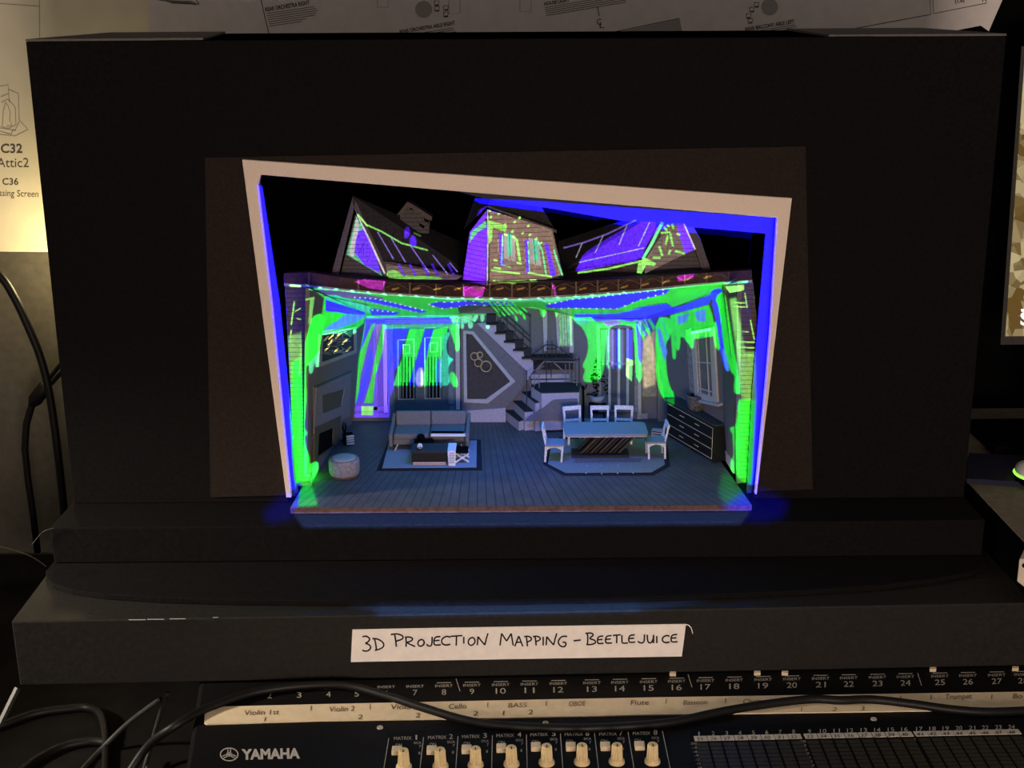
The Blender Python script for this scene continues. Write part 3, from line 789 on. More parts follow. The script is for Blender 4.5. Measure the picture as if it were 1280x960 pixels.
GF = 1.266
GA = YP(GF)
t = house_part('gable_roof', 'left gabled attic roof with an oval window on top of the model house', 'roof', (450, 350))
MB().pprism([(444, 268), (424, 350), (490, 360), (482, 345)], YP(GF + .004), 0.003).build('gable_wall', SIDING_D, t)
m = MB(); A_ = [(454.5 + 9.5 * math.cos(a * math.pi / 12) * (1.0), 312 + 17 * math.sin(a * math.pi / 12)) for a in range(24)]
m.tube([pt(x + (y - 312) * 0.10, y, GA) for x, y in A_], 0.0007, 6, closed=True)
wn = m.build('oval_window', ROOFTRIM, t)
m = MB()
for a, b in (((454, 296), (456, 329)), ((447, 306), (463, 318)), ((446, 317), (463, 306)), ((447, 324), (457, 300)), ((463, 324), (452, 299))):
    m.bar(pt(*a, GA), pt(*b, GA), 0.0006)
m.build('glazing_bar', ROOFTRIM, wn)
MB().pprism([(440.5, 247), (443.8, 254), (421, 352), (412, 350)], YP(GF - .002), 0.006).build('rake_board', ROOFTRIM, t)
MB().pprism([(440.5, 247), (447, 256), (486, 341), (481, 348), (443, 262)], YP(GF - .002), 0.006).build('rake_board', ROOFTRIM, t)
ridge0, ridge1 = pt(440.5, 247, YP(GF)), pt(594, 312, YP(1.40))
e0, e1 = pt(483, 338, YP(GF)), pt(594, 348, YP(1.33))
MB().prism([ridge0, ridge1, e1, e0], Vector((0, 0.002, 0.0018))).build('roof_slope', ROOF, t)
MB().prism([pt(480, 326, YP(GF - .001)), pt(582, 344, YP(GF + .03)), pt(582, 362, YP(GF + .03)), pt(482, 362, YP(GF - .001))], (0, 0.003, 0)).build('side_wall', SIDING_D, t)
t = house_part('chimney', 'small brown chimney stack leaning on the left roof slope', 'chimney', (518, 285))
cy_ = YP(1.310)
MB().pprism([(500, 266), (508, 255), (514, 256), (537, 271), (536, 292), (524, 291), (500, 274)], cy_, 0.014).build('stack', SIDING_D, t)
MB().pprism([(496, 269), (509, 252.5), (513, 254), (502, 268)], YP(1.308), 0.016).build('cap', ROOFTRIM, t)
MB().pprism([(512, 253), (540, 271), (539.5, 276), (511, 258)], YP(1.308), 0.016).build('cap', ROOFTRIM, t)
for q in ([(513, 259), (517, 261), (515, 263), (512, 261)], [(530, 273), (536, 276), (536, 279), (530, 276)], [(524, 279), (531, 283), (530, 286), (524, 282)]):
    MB().pprism(q, YP(1.3085), 0.002).build('brick_recess', SOOT, t)

TY = 1.258
TF = YP(TY)
c_bl, c_tl = pt(609.5, 357, YP(TY)), pt(609, 262, YP(TY + .004))
side_b, side_t = pt(578, 349.5, YP(TY + .03)), pt(587, 288, YP(TY + .03))
front_br, front_tr = pt(704.5, 347, YP(TY + .014)), pt(691, 287, YP(TY + .016))
FPL = plane3(c_bl, front_br, c_tl); SPL = plane3(c_bl, side_b, c_tl)
t = thing('attic_tower', 'tapered clapboard tower with two windows in the middle of the roof', 'tower', c_bl)
MB().prism([c_bl, front_br, pt(691, 287, FPL), c_tl], -FPL[1] * 0.003).build('front_wall', SIDING, t)
MB().prism([c_bl, side_b, pt(587, 290, SPL), c_tl], -SPL[1] * 0.003).build('side_wall', SIDING, t)
for q, lab in (([(630, 291), (643, 294), (645, 327), (630, 323)], None), ([(661, 297), (673, 300), (677, 333), (663, 329)], None)):
    w_ = MB().pprism(q, off(FPL, .0007), 0.002).build('window_pane', GLASS, t)
    cx = sum(a for a, b in q) / 4; cyy = sum(b for a, b in q) / 4
    g = lambda k: [(cx + (a - cx) * k, cyy + (b - cyy) * k) for a, b in q]
    MB().pring(g(1.22), g(1.0), off(FPL, .0014), 0.002).build('window_frame', ROOFTRIM, w_)
    MB().pbar(((q[0][0] + q[1][0]) / 2, q[0][1] + 1), ((q[2][0] + q[3][0]) / 2, q[2][1] - 1), off(FPL, .001), 0.0008).build('glazing_bar', ROOFTRIM, w_)
for q in ([(623, 291), (627.5, 292), (627.5, 331), (623, 330)], [(655, 299), (659, 300), (662, 340), (657.5, 339)], [(680, 303), (684, 305), (695, 344), (688, 344)]):
    MB().pprism(q, off(FPL, .0012), 0.002).build('shutter', SIDING_D, t)
m = MB()
for q in ([(609, 262), (612.5, 262), (613.5, 356), (608, 357)], [(687, 286), (691, 287), (704.5, 347), (700, 347)]):
    MB().pprism(q, off(FPL, .0014), 0.003).build('corner_trim', ROOFTRIM, t)
ap_ = pt(640, 215, YP(TY + .03))
MB().prism([pt(608, 259, YP(TY - .004)), pt(695, 290, YP(TY + .008)), ap_ + Vector((.008, 0, 0)), ap_ - Vector((0.008, 0, 0))], Vector((0, 0.002, 0.001))).build('roof_slope', ROOF, t)
MB().prism([pt(608, 259, YP(TY - .004)), pt(580, 287, YP(TY + .03)), pt(594, 248, YP(TY + .034)), ap_ - Vector((0.008, 0, 0))], Vector((0, 0.002, 0.001))).build('roof_slope', ROOF, t)
MB().pprism([(607, 258), (611, 257), (696, 287.5), (696, 291.5)], YP(TY - .0045), 0.002).build('eave_board', ROOFTRIM, t)

t = house_part('gable_roof', 'right gabled attic roof leaning outwards on top of the model house', 'roof', (840, 340))
MB().pprism([(834, 262), (844, 262), (872, 312), (880, 350), (800, 352), (803, 338)], YP(GF + .004), 0.003).build('gable_wall', SIDING_D, t)
m = MB(); A_ = [(836 + 7 * math.cos(a * math.pi / 12), 302 + 12 * math.sin(a * math.pi / 12)) for a in range(24)]
m.tube([pt(x, y, GA) for x, y in A_], 0.0007, 6, closed=True)
wn = m.build('oval_window', ROOFTRIM, t)
m = MB()
for a, b in (((836, 290), (836, 314)), ((829, 298), (843, 306)), ((829, 306), (843, 298))): m.bar(pt(*a, GA), pt(*b, GA), 0.0006)
m.build('glazing_bar', ROOFTRIM, wn)
MB().pprism([(838, 258), (832, 262), (802, 325), (803, 336), (808, 330), (836, 270)], YP(GF - .002), 0.006).build('rake_board', ROOFTRIM, t)
MB().pprism([(838, 258), (853, 258), (876, 300), (890, 342), (880, 344), (866, 304)], YP(GF - .002), 0.006).build('rake_board', ROOFTRIM, t)
MB().prism([pt(836, 260, YP(GF)), pt(698, 304, YP(1.36)), pt(700, 342, YP(1.31)), pt(803, 324, YP(GF))], Vector((0, 0.002, 0.0018))).build('roof_slope', ROOF, t)
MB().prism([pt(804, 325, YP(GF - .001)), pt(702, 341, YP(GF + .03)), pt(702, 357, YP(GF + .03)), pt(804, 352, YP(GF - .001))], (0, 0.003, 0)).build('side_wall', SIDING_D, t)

# ------------------------------------------------------------------ left wall things
t = thing('wall_picture', 'dark framed picture of tangled pale twigs on the left model wall', 'picture', pt(423, 452, LW))
q0 = [(400.5, 418), (446, 408), (446.5, 441), (399, 459)]; q1 = [(404, 419), (443, 411), (443.5, 438), (402.5, 453)]
MB().pring(q0, q1, off(LW, .0025), 0.0027).build('picture_frame', RAILG, t)
MB().pprism(q1, off(LW, .0012), 0.0008).build('canvas', TREAD, t)
m = MB(); random.seed(3)
for k in range(44):
    x = random.uniform(408, 436); y = random.uniform(418, 444) - (x - 420) * .25; a = random.uniform(-1.2, 1.2); l = random.uniform(3, 9)
    m.pline([(x - l * math.cos(a), y + l * math.sin(a) * .6), (x, y - 1)], 0.6, off(LW, .0013), 0.0002 + k * .00001); m.pline([(x, y - 1), (x + l * .6 * math.cos(a + .5), y - l * .5 * math.sin(a + .5))], 0.6, off(LW, .0013), 0.0002 + k * .00001)
m.build('twig_painting', GILT, t)

t = thing('fireplace', 'grey fireplace breast with an olive surround on the left model wall', 'fireplace', on_floor(405, 580))
MB().pprism([(393.5, 484), (440.5, 464), (440, 532), (436, 541), (393, 577)], off(LW, .002), 0.00195).build('chimney_breast', WALLG, t)
O1 = [(403, 494), (431, 486), (427, 508), (403.5, 517)]
MB().pring([(396, 485), (439, 466), (437.5, 520), (392.5, 542)], O1, off(LW, .0032), 0.0012).build('overmantel_frame', GREYB, t)
MB().pprism(O1, off(LW, .0024), 0.0004).build('overmantel_panel', OLIVE, t)
MB().pring([(394, 534.5), (426.5, 519.5), (424, 552), (393.5, 577)], [(399, 542), (417, 534.5), (416.5, 558), (397.5, 571)], off(LW, .0036), 0.0016).build('surround', OLIVE, t)
MB().pprism([(399, 542), (417, 534.5), (416.5, 558), (397.5, 571)], off(LW, .0024), 0.0004).build('firebox', SOOT, t)
t = thing('fire_tools', 'spiky black fire tools standing right of the fireplace', 'fire tools', on_floor(431, 551))
b_ = on_floor(431, 551)
MB().lathe(b_, [(.0045, 0), (.0045, .0006), (.0008, .0008), (.0006, .0012)], 12).build('stand', SOOT, t)
for k in range(6):
    a = k * 1.05
    MB().tube([b_ + Vector((0, 0, .001)), b_ + Vector((.001 * math.cos(a), .001 * math.sin(a), .011)), b_ + Vector((.0035 * math.cos(a), .0035 * math.sin(a), .019 + .002 * (k % 3)))], 0.0005, 6).build('tool', SOOT, t)
t = thing('log_basket', 'dark basket with a pale slatted front standing by the fireplace', 'basket', on_floor(436, 556))
c_ = on_floor(435, 557)
MB().box(c_ + Vector((0, .005, .0065)), (.011, .009, .013), 0.35).build('basket', SOOT, t)
Rb = Matrix.Rotation(0.35, 3, 'Z')
for k in range(4):
    MB().box(c_ + Vector((0, .005, 0)) + Rb @ Vector((.0012, -.0050, .0022 + .0030 * k)), (.009, .0008, .0022), 0.35).build('slat', OTTL, t)

# ------------------------------------------------------------------ front door
DPL = YP(YBK - 0.001)
t = thing('double_door_unit', 'teal double front door with slatted panels in the back wall of the model', 'door', Vector((pt(526, 500, BK).x, YBK, Z_FL)))
MB().prism([pt(483, 402, DPL), pt(569, 401, DPL), Vector((pt(569, 500, DPL).x, DPL[0].y, Z_FL + .001)), Vector((pt(483, 500, DPL).x, DPL[0].y, Z_FL + .001))], (0, -.0012, 0)).build('backing', DOORL, t)
zb = Z_FL + .009
def leaf(x0, x1, rects, slats, name='door_leaf'):
    pl_ = YP(YBK - .0035)
    a, b = pt(x0, 410, pl_), pt(x1, 410, pl_)
    d = MB().prism([a, b, Vector((b.x, b.y, zb)), Vector((a.x, a.y, zb))], (0, .0015, 0)).build(name, DOORM, t)
    p2 = YP(YBK - .0042)
    for r in rects:
        x0_, y0_, x1_, y1_, tk = r
        MB().pring([(x0_, y0_), (x1_, y0_ - .6), (x1_, y1_ - .6), (x0_, y1_)], [(x0_ + tk, y0_ + tk), (x1_ - tk, y0_ + tk - .6), (x1_ - tk, y1_ - tk - .6), (x0_ + tk, y1_ - tk)], p2, .0014).build('panel_molding', RAILG, d)
    s0, s1 = slats
    for k in range(5):
        x = s0 + (s1 - s0) * (k + .3) / 4.6
        MB().prect(x - .45, 446, x + .45, 478, YP(YBK - .0041), .0006).build('groove', SOOT, d)
    g_ = MB().prect(s0, 478, s1, 498, YP(YBK - .0039), .0005).build('louvre_panel', SOOT, d)
    m = MB()
    for k in range(4):
        x = s0 + (s1 - s0) * (k + .5) / 4
        m.prect(x - .9, 478.5, x + .9, 497.5, YP(YBK - .0047), .0008)
    m.build('louvre_slat', DOORM, g_)
leaf(491, 525.6, [(497.5, 424.5, 518, 500, 1.0), (503.5, 431, 512.5, 443, .9)], (501.5, 519.5))
leaf(526.4, 560, [(530.5, 422, 551.5, 499, 1.0), (537.5, 428.5, 547, 440.5, .9)], (534.5, 552.5))
for q in ([(484, 404), (491, 404), (491, 507), (484, 507)], [(560.5, 403), (567.5, 403), (567.5, 505), (560.5, 505)]):
    MB().pprism(q, YP(YBK - .006), .004).build('door_jamb', DOORL, t)
MB().pprism([(478, 407), (483, 407), (485, 516), (480, 516)], YP(YBK - .006), .005).build('door_casing', WALLW, t)
MB().pprism([(569, 405), (574.5, 405), (575, 512), (570, 512)], YP(YBK - .006), .005).build('door_casing', WALLW, t)
MB().pprism([(481, 400), (572, 398.5), (572, 404), (481, 405.5)], YP(YBK - .007), .006).build('door_head', CROWN, t)
MB().pprism([(523, 480), (530, 480), (528.5, 485), (526.5, 488), (524.5, 485)], YP(YBK - .0045), .002).build('door_knocker', OLIVE, t)
o = MB().prism([on_floor(480, 523), on_floor(588, 521), on_floor(586, 514), on_floor(482, 515.5)], (0, 0, .0065)).build('door_step', DOORL)
tag(o, 'low teal step in front of the double door', 'step')

# ------------------------------------------------------------------ panelled wall under the stairs, wreath
t = thing('understair_flat', 'grey wall under the stairs with a brown angular panel trimmed in white', 'wall panel', Vector((pt(600, 515, BK).x, YBK, Z_FL)))
UP = YP(YBK - .007)
bz = lambda x: Vector((pt(x, 515, UP).x, UP[0].y, Z_FL + .0002))
MB().prism([pt(576, 398, UP), pt(596, 404, UP), pt(657.5, 462, UP), pt(658, 480, UP), pt(631, 511, UP), bz(631), bz(577)], (0, .0065, 0)).build('panel', WALLG, t)
di = [(582.5, 417), (590, 418), (638, 477), (607.5, 499), (584, 499)]; do = [(579, 413.5), (592, 414.5), (644, 477), (609.5, 504.5), (580, 503)]
MB().pring(do, di, off(UP, .002), .002).build('trim', WALLW, t)
MB().pprism(di, off(UP, .0006), .0006).build('inset', DIAM, t)
MB().prism([pt(578, 514, off(UP, .002)), pt(632, 510, off(UP, .002)), Vector((pt(632, 510, UP).x, UP[0].y - .002, Z_FL + .0002)), Vector((pt(578, 510, UP).x, UP[0].y - .002, Z_FL + .0002))], (0, .002, 0)).build('baseboard', WALLL, t)
t = thing('ring_ornament', 'wreath of small gold and dark rings hung on the brown stair panel', 'wreath', pt(602, 468, UP))
WP = off(UP, .0022)
for x, y, r, dk in ((599.8, 443.5, 3.4, 0), (593, 445.5, 4.6, 0), (598, 453.5, 4.8, 0), (607.5, 458, 6.6, 0), (594, 451, 3.0, 1), (603, 460, 4.4, 1), (611.5, 464.5, 4.0, 1)):
    MB().tube([pt(x + r * math.cos(a * math.pi / 10), y + r * math.sin(a * math.pi / 10), WP) for a in range(20)], .00055 if dk else .0007, 6, closed=True).build('ring', DARKIRON if dk else GOLD, t)

# ------------------------------------------------------------------ staircase
t = thing('staircase', 'pale sawtooth staircase with dark treads and railings turning down into the model room', 'stairs', on_floor(668, 525))
SP = YP(YBK - .0085)
MB().pprism([(596, 404), (608, 403.5), (609, 406), (620, 406), (620.5, 417), (631.5, 417), (632, 428), (643.5, 428), (644, 438.5), (654.5, 438.5), (655, 448), (666, 448), (667, 462), (658, 478), (657.5, 463)], SP, .003).build('stringer', WALLL, t)
for k, (x, y) in enumerate(((608.5, 393), (619.5, 404), (630.5, 414.5), (642, 425), (653, 435.5))):
    MB().pprism([(x, y), (x + 11.5, y), (x + 11.5, y + 13.2), (x, y + 13.2)], YP(YBK - .006), .004).build('riser', TREAD, t)
for k, (x, y) in enumerate(((607.5, 405.6), (618.5, 416.8), (629.8, 427.8), (641.3, 438.2), (652.3, 448))):
    MB().pprism([(x, y - .9), (x + 14, y - .9), (x + 14, y + .9), (x, y + .9)], YP(YBK - .013), .012).build('tread', TREAD, t)
MB().pprism([(664, 447), (716, 446), (716, 449.5), (664, 450.5)], YP(YBK - .016), .015).build('upper_landing', TREAD, t)
m = MB(); m.prect(664, 451, 718, 462, YP(YBK - .003), .002); m.build('landing_face', TREAD, t)
for y in (468, 475.5):
    MB().pprism([(664, y), (712, y - .5), (712, y + 5), (664, y + 5.5)], YP(YBK - .004 - (y - 468) * .0006), .003).build('riser', WALLL, t)
# lower platform and the three last treads
ZD = Z_FL + 0.049
pf = [pt(x, y, ZP(ZD)) for x, y in ((664, 484), (681, 477.5), (719, 477), (726, 480), (724, 490.5), (677, 492))]
MB().prism(pf, (0, 0, -.046)).build('platform', WALLL, t)
MB().prism([p + Vector((0, 0, .0016)) for p in pf], (0, 0, -.0015)).build('platform_top', TREAD, t)
fb = [(665, 522), (690, 501), (707, 499.5), (722, 499), (722, 522)]
MB().pprism(fb, (Vector((0, pf[5].y - .0006, 0)), Vector((0, -1, 0))), .0005).build('side_panel', WALLG, t)
for z, q in ((.037, [(652.5, 489.5), (665, 489), (679.5, 502), (669, 502.8)]), (.025, [(641, 500.2), (653, 499.5), (668.5, 513), (656, 514)]), (.013, [(629.5, 511), (641.5, 510.2), (658.5, 523.5), (648.5, 526)])):
    tp = [pt(x, y, ZP(Z_FL + z)) for x, y in q]
    MB().prism([p - Vector((0, 0, .0012)) for p in tp], (0, 0, -(z - .0016))).build('step_block', WALLL, t)
    MB().prism(tp, (0, 0, -.0012)).build('tread', TREAD, t)
so = [pt(x, y, YP(1.432)) for x, y in ((632, 510), (656, 483), (664, 485), (677, 493.5), (724, 492), (722, 522), (700, 524), (655, 528), (646, 526))]
so = [Vector((p.x, p.y, max(p.z, Z_FL + .0003))) for p in so]
bp = [on_floor(629, 517), on_floor(640, 522), on_floor(654, 533), on_floor(740, 529), on_floor(740, 521), on_floor(640, 515)]
MB().prism(bp, (0, 0, .0016)).build('base_plate', WALLL, t)
MB().pprism([(656, 527), (692, 500), (708, 499.5), (722, 499), (722, 524)], YP(pf[5].y - .0010), .001).build('side_skirt', WALLG, t)
# railings
R1 = YP(YBK - .012)
for a, b in (((618, 380), (662, 420)), ((616, 386), (664, 428)), ((622, 400), (663, 437)), ((644, 383), (664, 396))):
    MB().pbar(a, b, R1, .0012).build('rail', RAILM, t)
for x, y0, y1 in ((663, 393, 447), (634, 396, 418), (644, 404, 428), (654, 413, 438), (626, 388, 408)):
    MB().pbar((x, y0), (x, y1), R1, .0010).build('baluster', RAILM, t)
R2 = YP(YBK - .016)
for a, b in (((665, 443), (682, 431)), ((682, 431), (692, 431)), ((692, 431), (716, 446)), ((683, 436), (696, 436)), ((682, 442), (700, 442))):
    MB().pbar(a, b, R2, .0012).build('rail', RAILM, t)
for x, y in ((672, 439), (679, 434), (684, 426), (690, 426), (695, 434), (702, 438)):
    MB().pbar((x, y), (x, 448), R2, .0009).build('baluster', RAILM, t)
R3 = YP(1.431)
for a, b, mt in (((681, 449), (724, 449.5), RAILM), ((682, 452), (724, 452.5), RAILL), ((661, 472), (681, 451), RAILL), ((663, 468), (680, 457), RAILL), ((690, 451), (709, 468), RAILL), ((705, 476), (724, 478), RAILL),
                 ((661, 474), (664, 486), RAILL), ((666, 484), (681, 496), RAILL), ((675, 503), (678, 528), RAILL)):
    MB().pbar(a, b, R3, .0014).build('rail', mt, t)
for x, y0, y1, mt in ((658.5, 463, 514, RAILM), (683, 450, 478, RAILM), (689, 453, 472, RAILM), (712, 452, 478, RAILL), (717, 452, 479, RAILL), (721, 446, 482, RAILL), (724, 446, 484, RAILM), (707, 455, 476, RAILL), (674, 468, 485, RAILL), (668, 470, 482, RAILL)):
    MB().pbar((x, y0), (x, y1), R3, .0011).build('baluster', mt, t)

# ------------------------------------------------------------------ glazed doors at the back right and what stands there
t = thing('glazed_door_unit', 'tall pale glazed door with dark panes between the potted tree and the sideboard', 'door', Vector((pt(780, 515, BK).x, YBK, Z_FL)))
DP2 = YP(YBK - .004)
MB().pring([(745, 405), (798, 405), (798, 515), (748, 515)], [(750, 410), (793, 410), (793, 512), (752, 512)], DP2, .0036).build('door_frame', DRAPE, t)
for x0, x1 in ((751, 759), (764, 770), (776, 783), (786, 792)):
    MB().prect(x0, 412, x1, 452, YP(YBK - .0025), .002).build('pane', GLASS, t)
    MB().prect(x0, 457, x1, 510, YP(YBK - .0025), .002).build('pane', DOORM, t)
for x in (762, 773.5, 784.5):
    MB().prect(x - 1.6, 410, x + 1.6, 512, YP(YBK - .005), .003).build('mullion', WALLW, t)
MB().prect(752, 452.5, 793, 456.5, YP(YBK - .0056), .003).build('cross_rail', CROWN, t)
t = thing('amber_screen', 'pale amber panel standing right of the glazed door', 'panel', Vector((pt(810, 515, BK).x, YBK, Z_FL)))
MB().prism([pt(802, 415, DP2), pt(819, 405, DP2), Vector((pt(821, 510, DP2).x, DP2[0].y, Z_FL + .03)), Vector((pt(802, 510, DP2).x, DP2[0].y, Z_FL + .03))], (0, .003, 0)).build('panel', AMBER, t)
MB().pprism([(797.5, 400), (801.5, 400), (801.5, 519), (797.5, 519)], YP(YBK - .007), .006).build('post', WALLW, t)
o = MB().prism([pt(821, 398, YP(1.452)), pt(834, 398, YP(1.452)), Vector((pt(836, 510, YP(1.452)).x, 1.452, Z_FL + .0003)), Vector((pt(823, 510, YP(1.452)).x, 1.452, Z_FL + .0003))], (0, .004, 0)).build('corner_pier', WALLG)
tag(o, 'grey corner pier behind the left end of the black sideboard', 'pier')

t = thing('model_dollhouse', 'tiny grey gabled house with a dark doorway on the floor behind the table', 'toy house', on_floor(810, 519))
c_ = on_floor(810, 519); YH = YP(c_.y); zf = lambda x: Vector((pt(x, 510, YH).x, c_.y, Z_FL + .0002))
MB().prism([zf(797), pt(797, 506, YH), pt(809, 496, YH), pt(822, 503, YH), zf(822)], (0, .012, 0)).build('walls', GREYB, t)
MB().prect(808, 505, 820, 517, YP(c_.y - .0004), .0003).build('doorway', SOOT, t)
MB().pprism([(795, 507), (809, 494), (824, 502), (824, 504), (809, 496.5), (796, 508.5)], YP(c_.y - .001), .014).build('roof', ROOF, t)
t = thing('small_box', 'lilac-white little box on the floor left of the tiny grey house', 'box', on_floor(803, 524))
c_ = on_floor(803, 524)
MB().box(c_ + Vector((0, .004, .0032)), (.0125, .007, .0064), 0.05).build('box', WALLL, t, bevel=.0003)
MB().box(c_ + Vector((0, .004, .0068)), (.0132, .0076, .0008), 0.05).build('lid', WALLL, t)
t = thing('tool_crate', 'small striped pale crate on the floor behind the right dining chair', 'crate', on_floor(822, 546))
c_ = on_floor(822, 546)
MB().box(c_ + Vector((0, .004, .0040)), (.0125, .007, .0080), -0.35).build('crate', WALLL, t)
Rb = Matrix.Rotation(-.35, 3, 'Z')
for k in range(2): MB().box(c_ + Vector((0, .004, 0)) + Rb @ Vector((0, -.0037, .0028 + .003 * k)), (.0105, .0006, .001), -0.35).build('groove', TREAD, t)

t = thing('potted_tree', 'dark leafy little tree in a pale bowl on a dark stand behind the table', 'plant', on_floor(746, 521))
c_ = on_floor(746, 523)
SX = c_.x; SY = c_.y
for k in range(4):
    MB().bar((SX + (.008 if k % 2 else -.008), SY + (.006 if k > 1 else -.006), Z_FL), (SX + (.009 if k % 2 else -.009), SY + (.006 if k > 1 else -.006), Z_FL + .020), .0016).build('stand_leg', SOOT, t)
MB().box((SX, SY, Z_FL + .021), (.021, .015, .002)).build('stand_shelf', SOOT, t)
MB().box((SX, SY, Z_FL + .010), (.020, .014, .0016)).build('stand_shelf', SOOT, t)
MB().lathe((SX, SY, Z_FL + .022), [(.006, 0), (.0085, .003), (.0108, .009), (.0100, .0092), (.006, .005)], 20).build('bowl', OTTL, t, smooth=True)
MB().tube([(SX, SY, Z_FL + .026), (SX + .0005, SY, Z_FL + .042), (SX + .001, SY, Z_FL + .080)], [.0011, .0009, .0005], 8).build('trunk', TBLD, t)
m = MB(); random.seed(11)
for k in range(340):
    h = random.random(); a = random.uniform(0, 6.283); r = (.0115 * (1 - h) + .0022) * random.uniform(.35, 1.0)
    p = Vector((SX + .0007 + r * math.cos(a), SY + r * math.sin(a) * .7, Z_FL + .032 + h * .050))
    d = Vector((math.cos(a), math.sin(a), random.uniform(-.7, .1))).normalized(); s_ = d.cross(Vector((0, 0, 1))).normalized() * .0024; l = random.uniform(.004, .0075)
    m.add([p, p + d * l * .5 + s_, p + d * l, p + d * l * .5 - s_ + Vector((0, 0, .0005))], [[0, 1, 2, 3]])
m.build('foliage', LEAF, t)
t = thing('coat_stand', 'thin dark post with a knobbly top standing left of the potted tree', 'stand', on_floor(729, 526))
c_ = on_floor(729, 528)
MB().lathe(c_, [(.0038, 0), (.0036, .0012), (.0010, .002)], 12).build('base', SOOT, t)
MB().tube([c_ + Vector((0, 0, .001)), c_ + Vector((.0002, 0, .024)), c_ + Vector((-.0004, 0, .046))], .0012, 8).build('pole', SOOT, t)
for a in (0.3, 2.4, 4.4):
    MB().tube([c_ + Vector((0, 0, .041)), c_ + Vector((.003 * math.cos(a), .003 * math.sin(a), .044)), c_ + Vector((.004 * math.cos(a), .004 * math.sin(a), .048))], .0007, 6).build('hook', SOOT, t)

# ------------------------------------------------------------------ right wall: window, sideboard, pot
t = thing('sash_window_unit', 'tall white window with small panes on the right model wall', 'window', pt(884, 505, RW))
q0 = [(862.5, 414), (891, 409), (896.5, 506), (868.5, 499)]; q1 = [(868, 418), (886.5, 414.5), (890.5, 496.5), (872, 490.5)]
MB().pring(q0, q1, off(RW, .0028), .0027).build('window_frame', WALLW, t)
MB().pprism(q1, off(RW, .0006), .0006).build('pane', GLASS, t)
L_ = lambda f, s: (q1[0][0] * (1 - f) + q1[3][0] * f + s * (q1[1][0] - q1[0][0]), (q1[0][1] * (1 - f) + q1[3][1] * f) * (1 - s) + (q1[1][1] * (1 - f) + q1[2][1] * f) * s)
for s in (.22, .78): MB().pbar(L_(0, s), L_(1, s), off(RW, .0014), .0012).build('glazing_bar', WALLW, t)
for f in (.08, .48, .92, .28, .70): MB().pbar(L_(f, 0), L_(f, 1 if f in (.08, .48, .92) else .22), off(RW, .0014), .0012).build('glazing_bar', WALLW, t)
MB().pprism([(864, 498), (897.5, 505.5), (897.5, 508.5), (864, 501)], off(RW, .006), .006).build('sill', WALLL, t)
MB().pprism([(857, 412), (862, 411), (867.5, 498.5), (862.5, 497)], off(RW, .0018), .002).build('casing_strip', DRAPE, t)

B1, B0 = on_floor(892, 579), on_floor(833, 544)
ex = (B1 - B0).normalized(); en = Vector((-ex.y, ex.x, 0)); en = en if en.x > 0 else -en
dS = min((B0 - G2).dot(en) * -1, 9) if False else min(abs((B0 - G1).dot(RW[1])), abs((B1 - G1).dot(RW[1]))) * .93 - .001
hS = pt(887.5, 532, YP(B1.y)).z - Z_FL; LS = (B1 - B0).length
t = thing('sideboard', 'long black sideboard with gilt-edged drawers along the right model wall', 'sideboard', (B0 + B1) / 2 + en * dS * .5)
sb = lambda x, y, z: B0 + ex * x + en * y + Vector((0, 0, z))
MB().prism([sb(0, 0, .0005), sb(LS, 0, .0005), sb(LS, dS, .0005), sb(0, dS, .0005)], (0, 0, hS - .002)).build('carcass', SIDEB, t, bevel=.0004)
MB().prism([sb(-.0015, -.0008, hS - .0015), sb(LS - .004, -.0008, hS - .0015), sb(LS + .001, .004, hS - .0015), sb(LS + .001, dS, hS - .0015), sb(-.0015, dS, hS - .0015)], (0, 0, .0018)).build('top', SIDET, t)
for k in range(3):
    z0 = .004 + k * (hS - .007) / 3; z1 = z0 + (hS - .007) / 3 - .001
    d = MB().prism([sb(.003, -.0008, z0), sb(LS - .003, -.0008, z0), sb(LS - .003, -.0008, z1), sb(.003, -.0008, z1)], en * .0008).build('drawer', SIDEB, t)
    for a, b in (((.003, z1), (LS - .003, z1)), ((LS - .003, z0), (LS - .003, z1))):
        MB().bar(sb(a[0], -.001, a[1]), sb(b[0], -.001, b[1]), .0006).build('gilt_edge', GILT, d)
    for f in (.30, .62):
        MB().bar(sb(LS * f, -.0015, (z0 + z1) / 2), sb(LS * f + .009, -.0015, (z0 + z1) / 2), .0007).build('pull', GILT, d)
MB().bar(sb(.003, -.001, .0042), sb(LS - .003, -.001, .0042), .0006).build('gilt_edge', GILT, t)
t = thing('stone_pot', 'rough grey stone pot with dark leaves on top of the sideboard', 'plant pot', Vector((0, 0, 0)))
c_ = sb(LS * .46, dS * .5, hS + .0004); t.location = c_; t['_o'] = tuple(c_)
MB().lathe(c_, [(.0072, 0), (.0090, .003), (.0103, .009), (.0106, .016), (.0112, .0185), (.0100, .0186), (.0092, .014)], 20).build('pot', POTM, t, smooth=True)
m = MB(); random.seed(5)
for k in range(34):
    a = random.uniform(0, 6.283); r = random.uniform(0, .007); p = c_ + Vector((r * math.cos(a), r * math.sin(a), .014))
    d = Vector((math.cos(a), math.sin(a), random.uniform(.4, 1.6))).normalized(); s_ = d.cross(Vector((0, 0, 1))).normalized() * .0014; l = random.uniform(.004, .008)
    m.add([p, p + d * l * .5 + s_, p + d * l, p + d * l * .5 - s_], [[0, 1, 2, 3]])
m.build('foliage', LEAF, t)
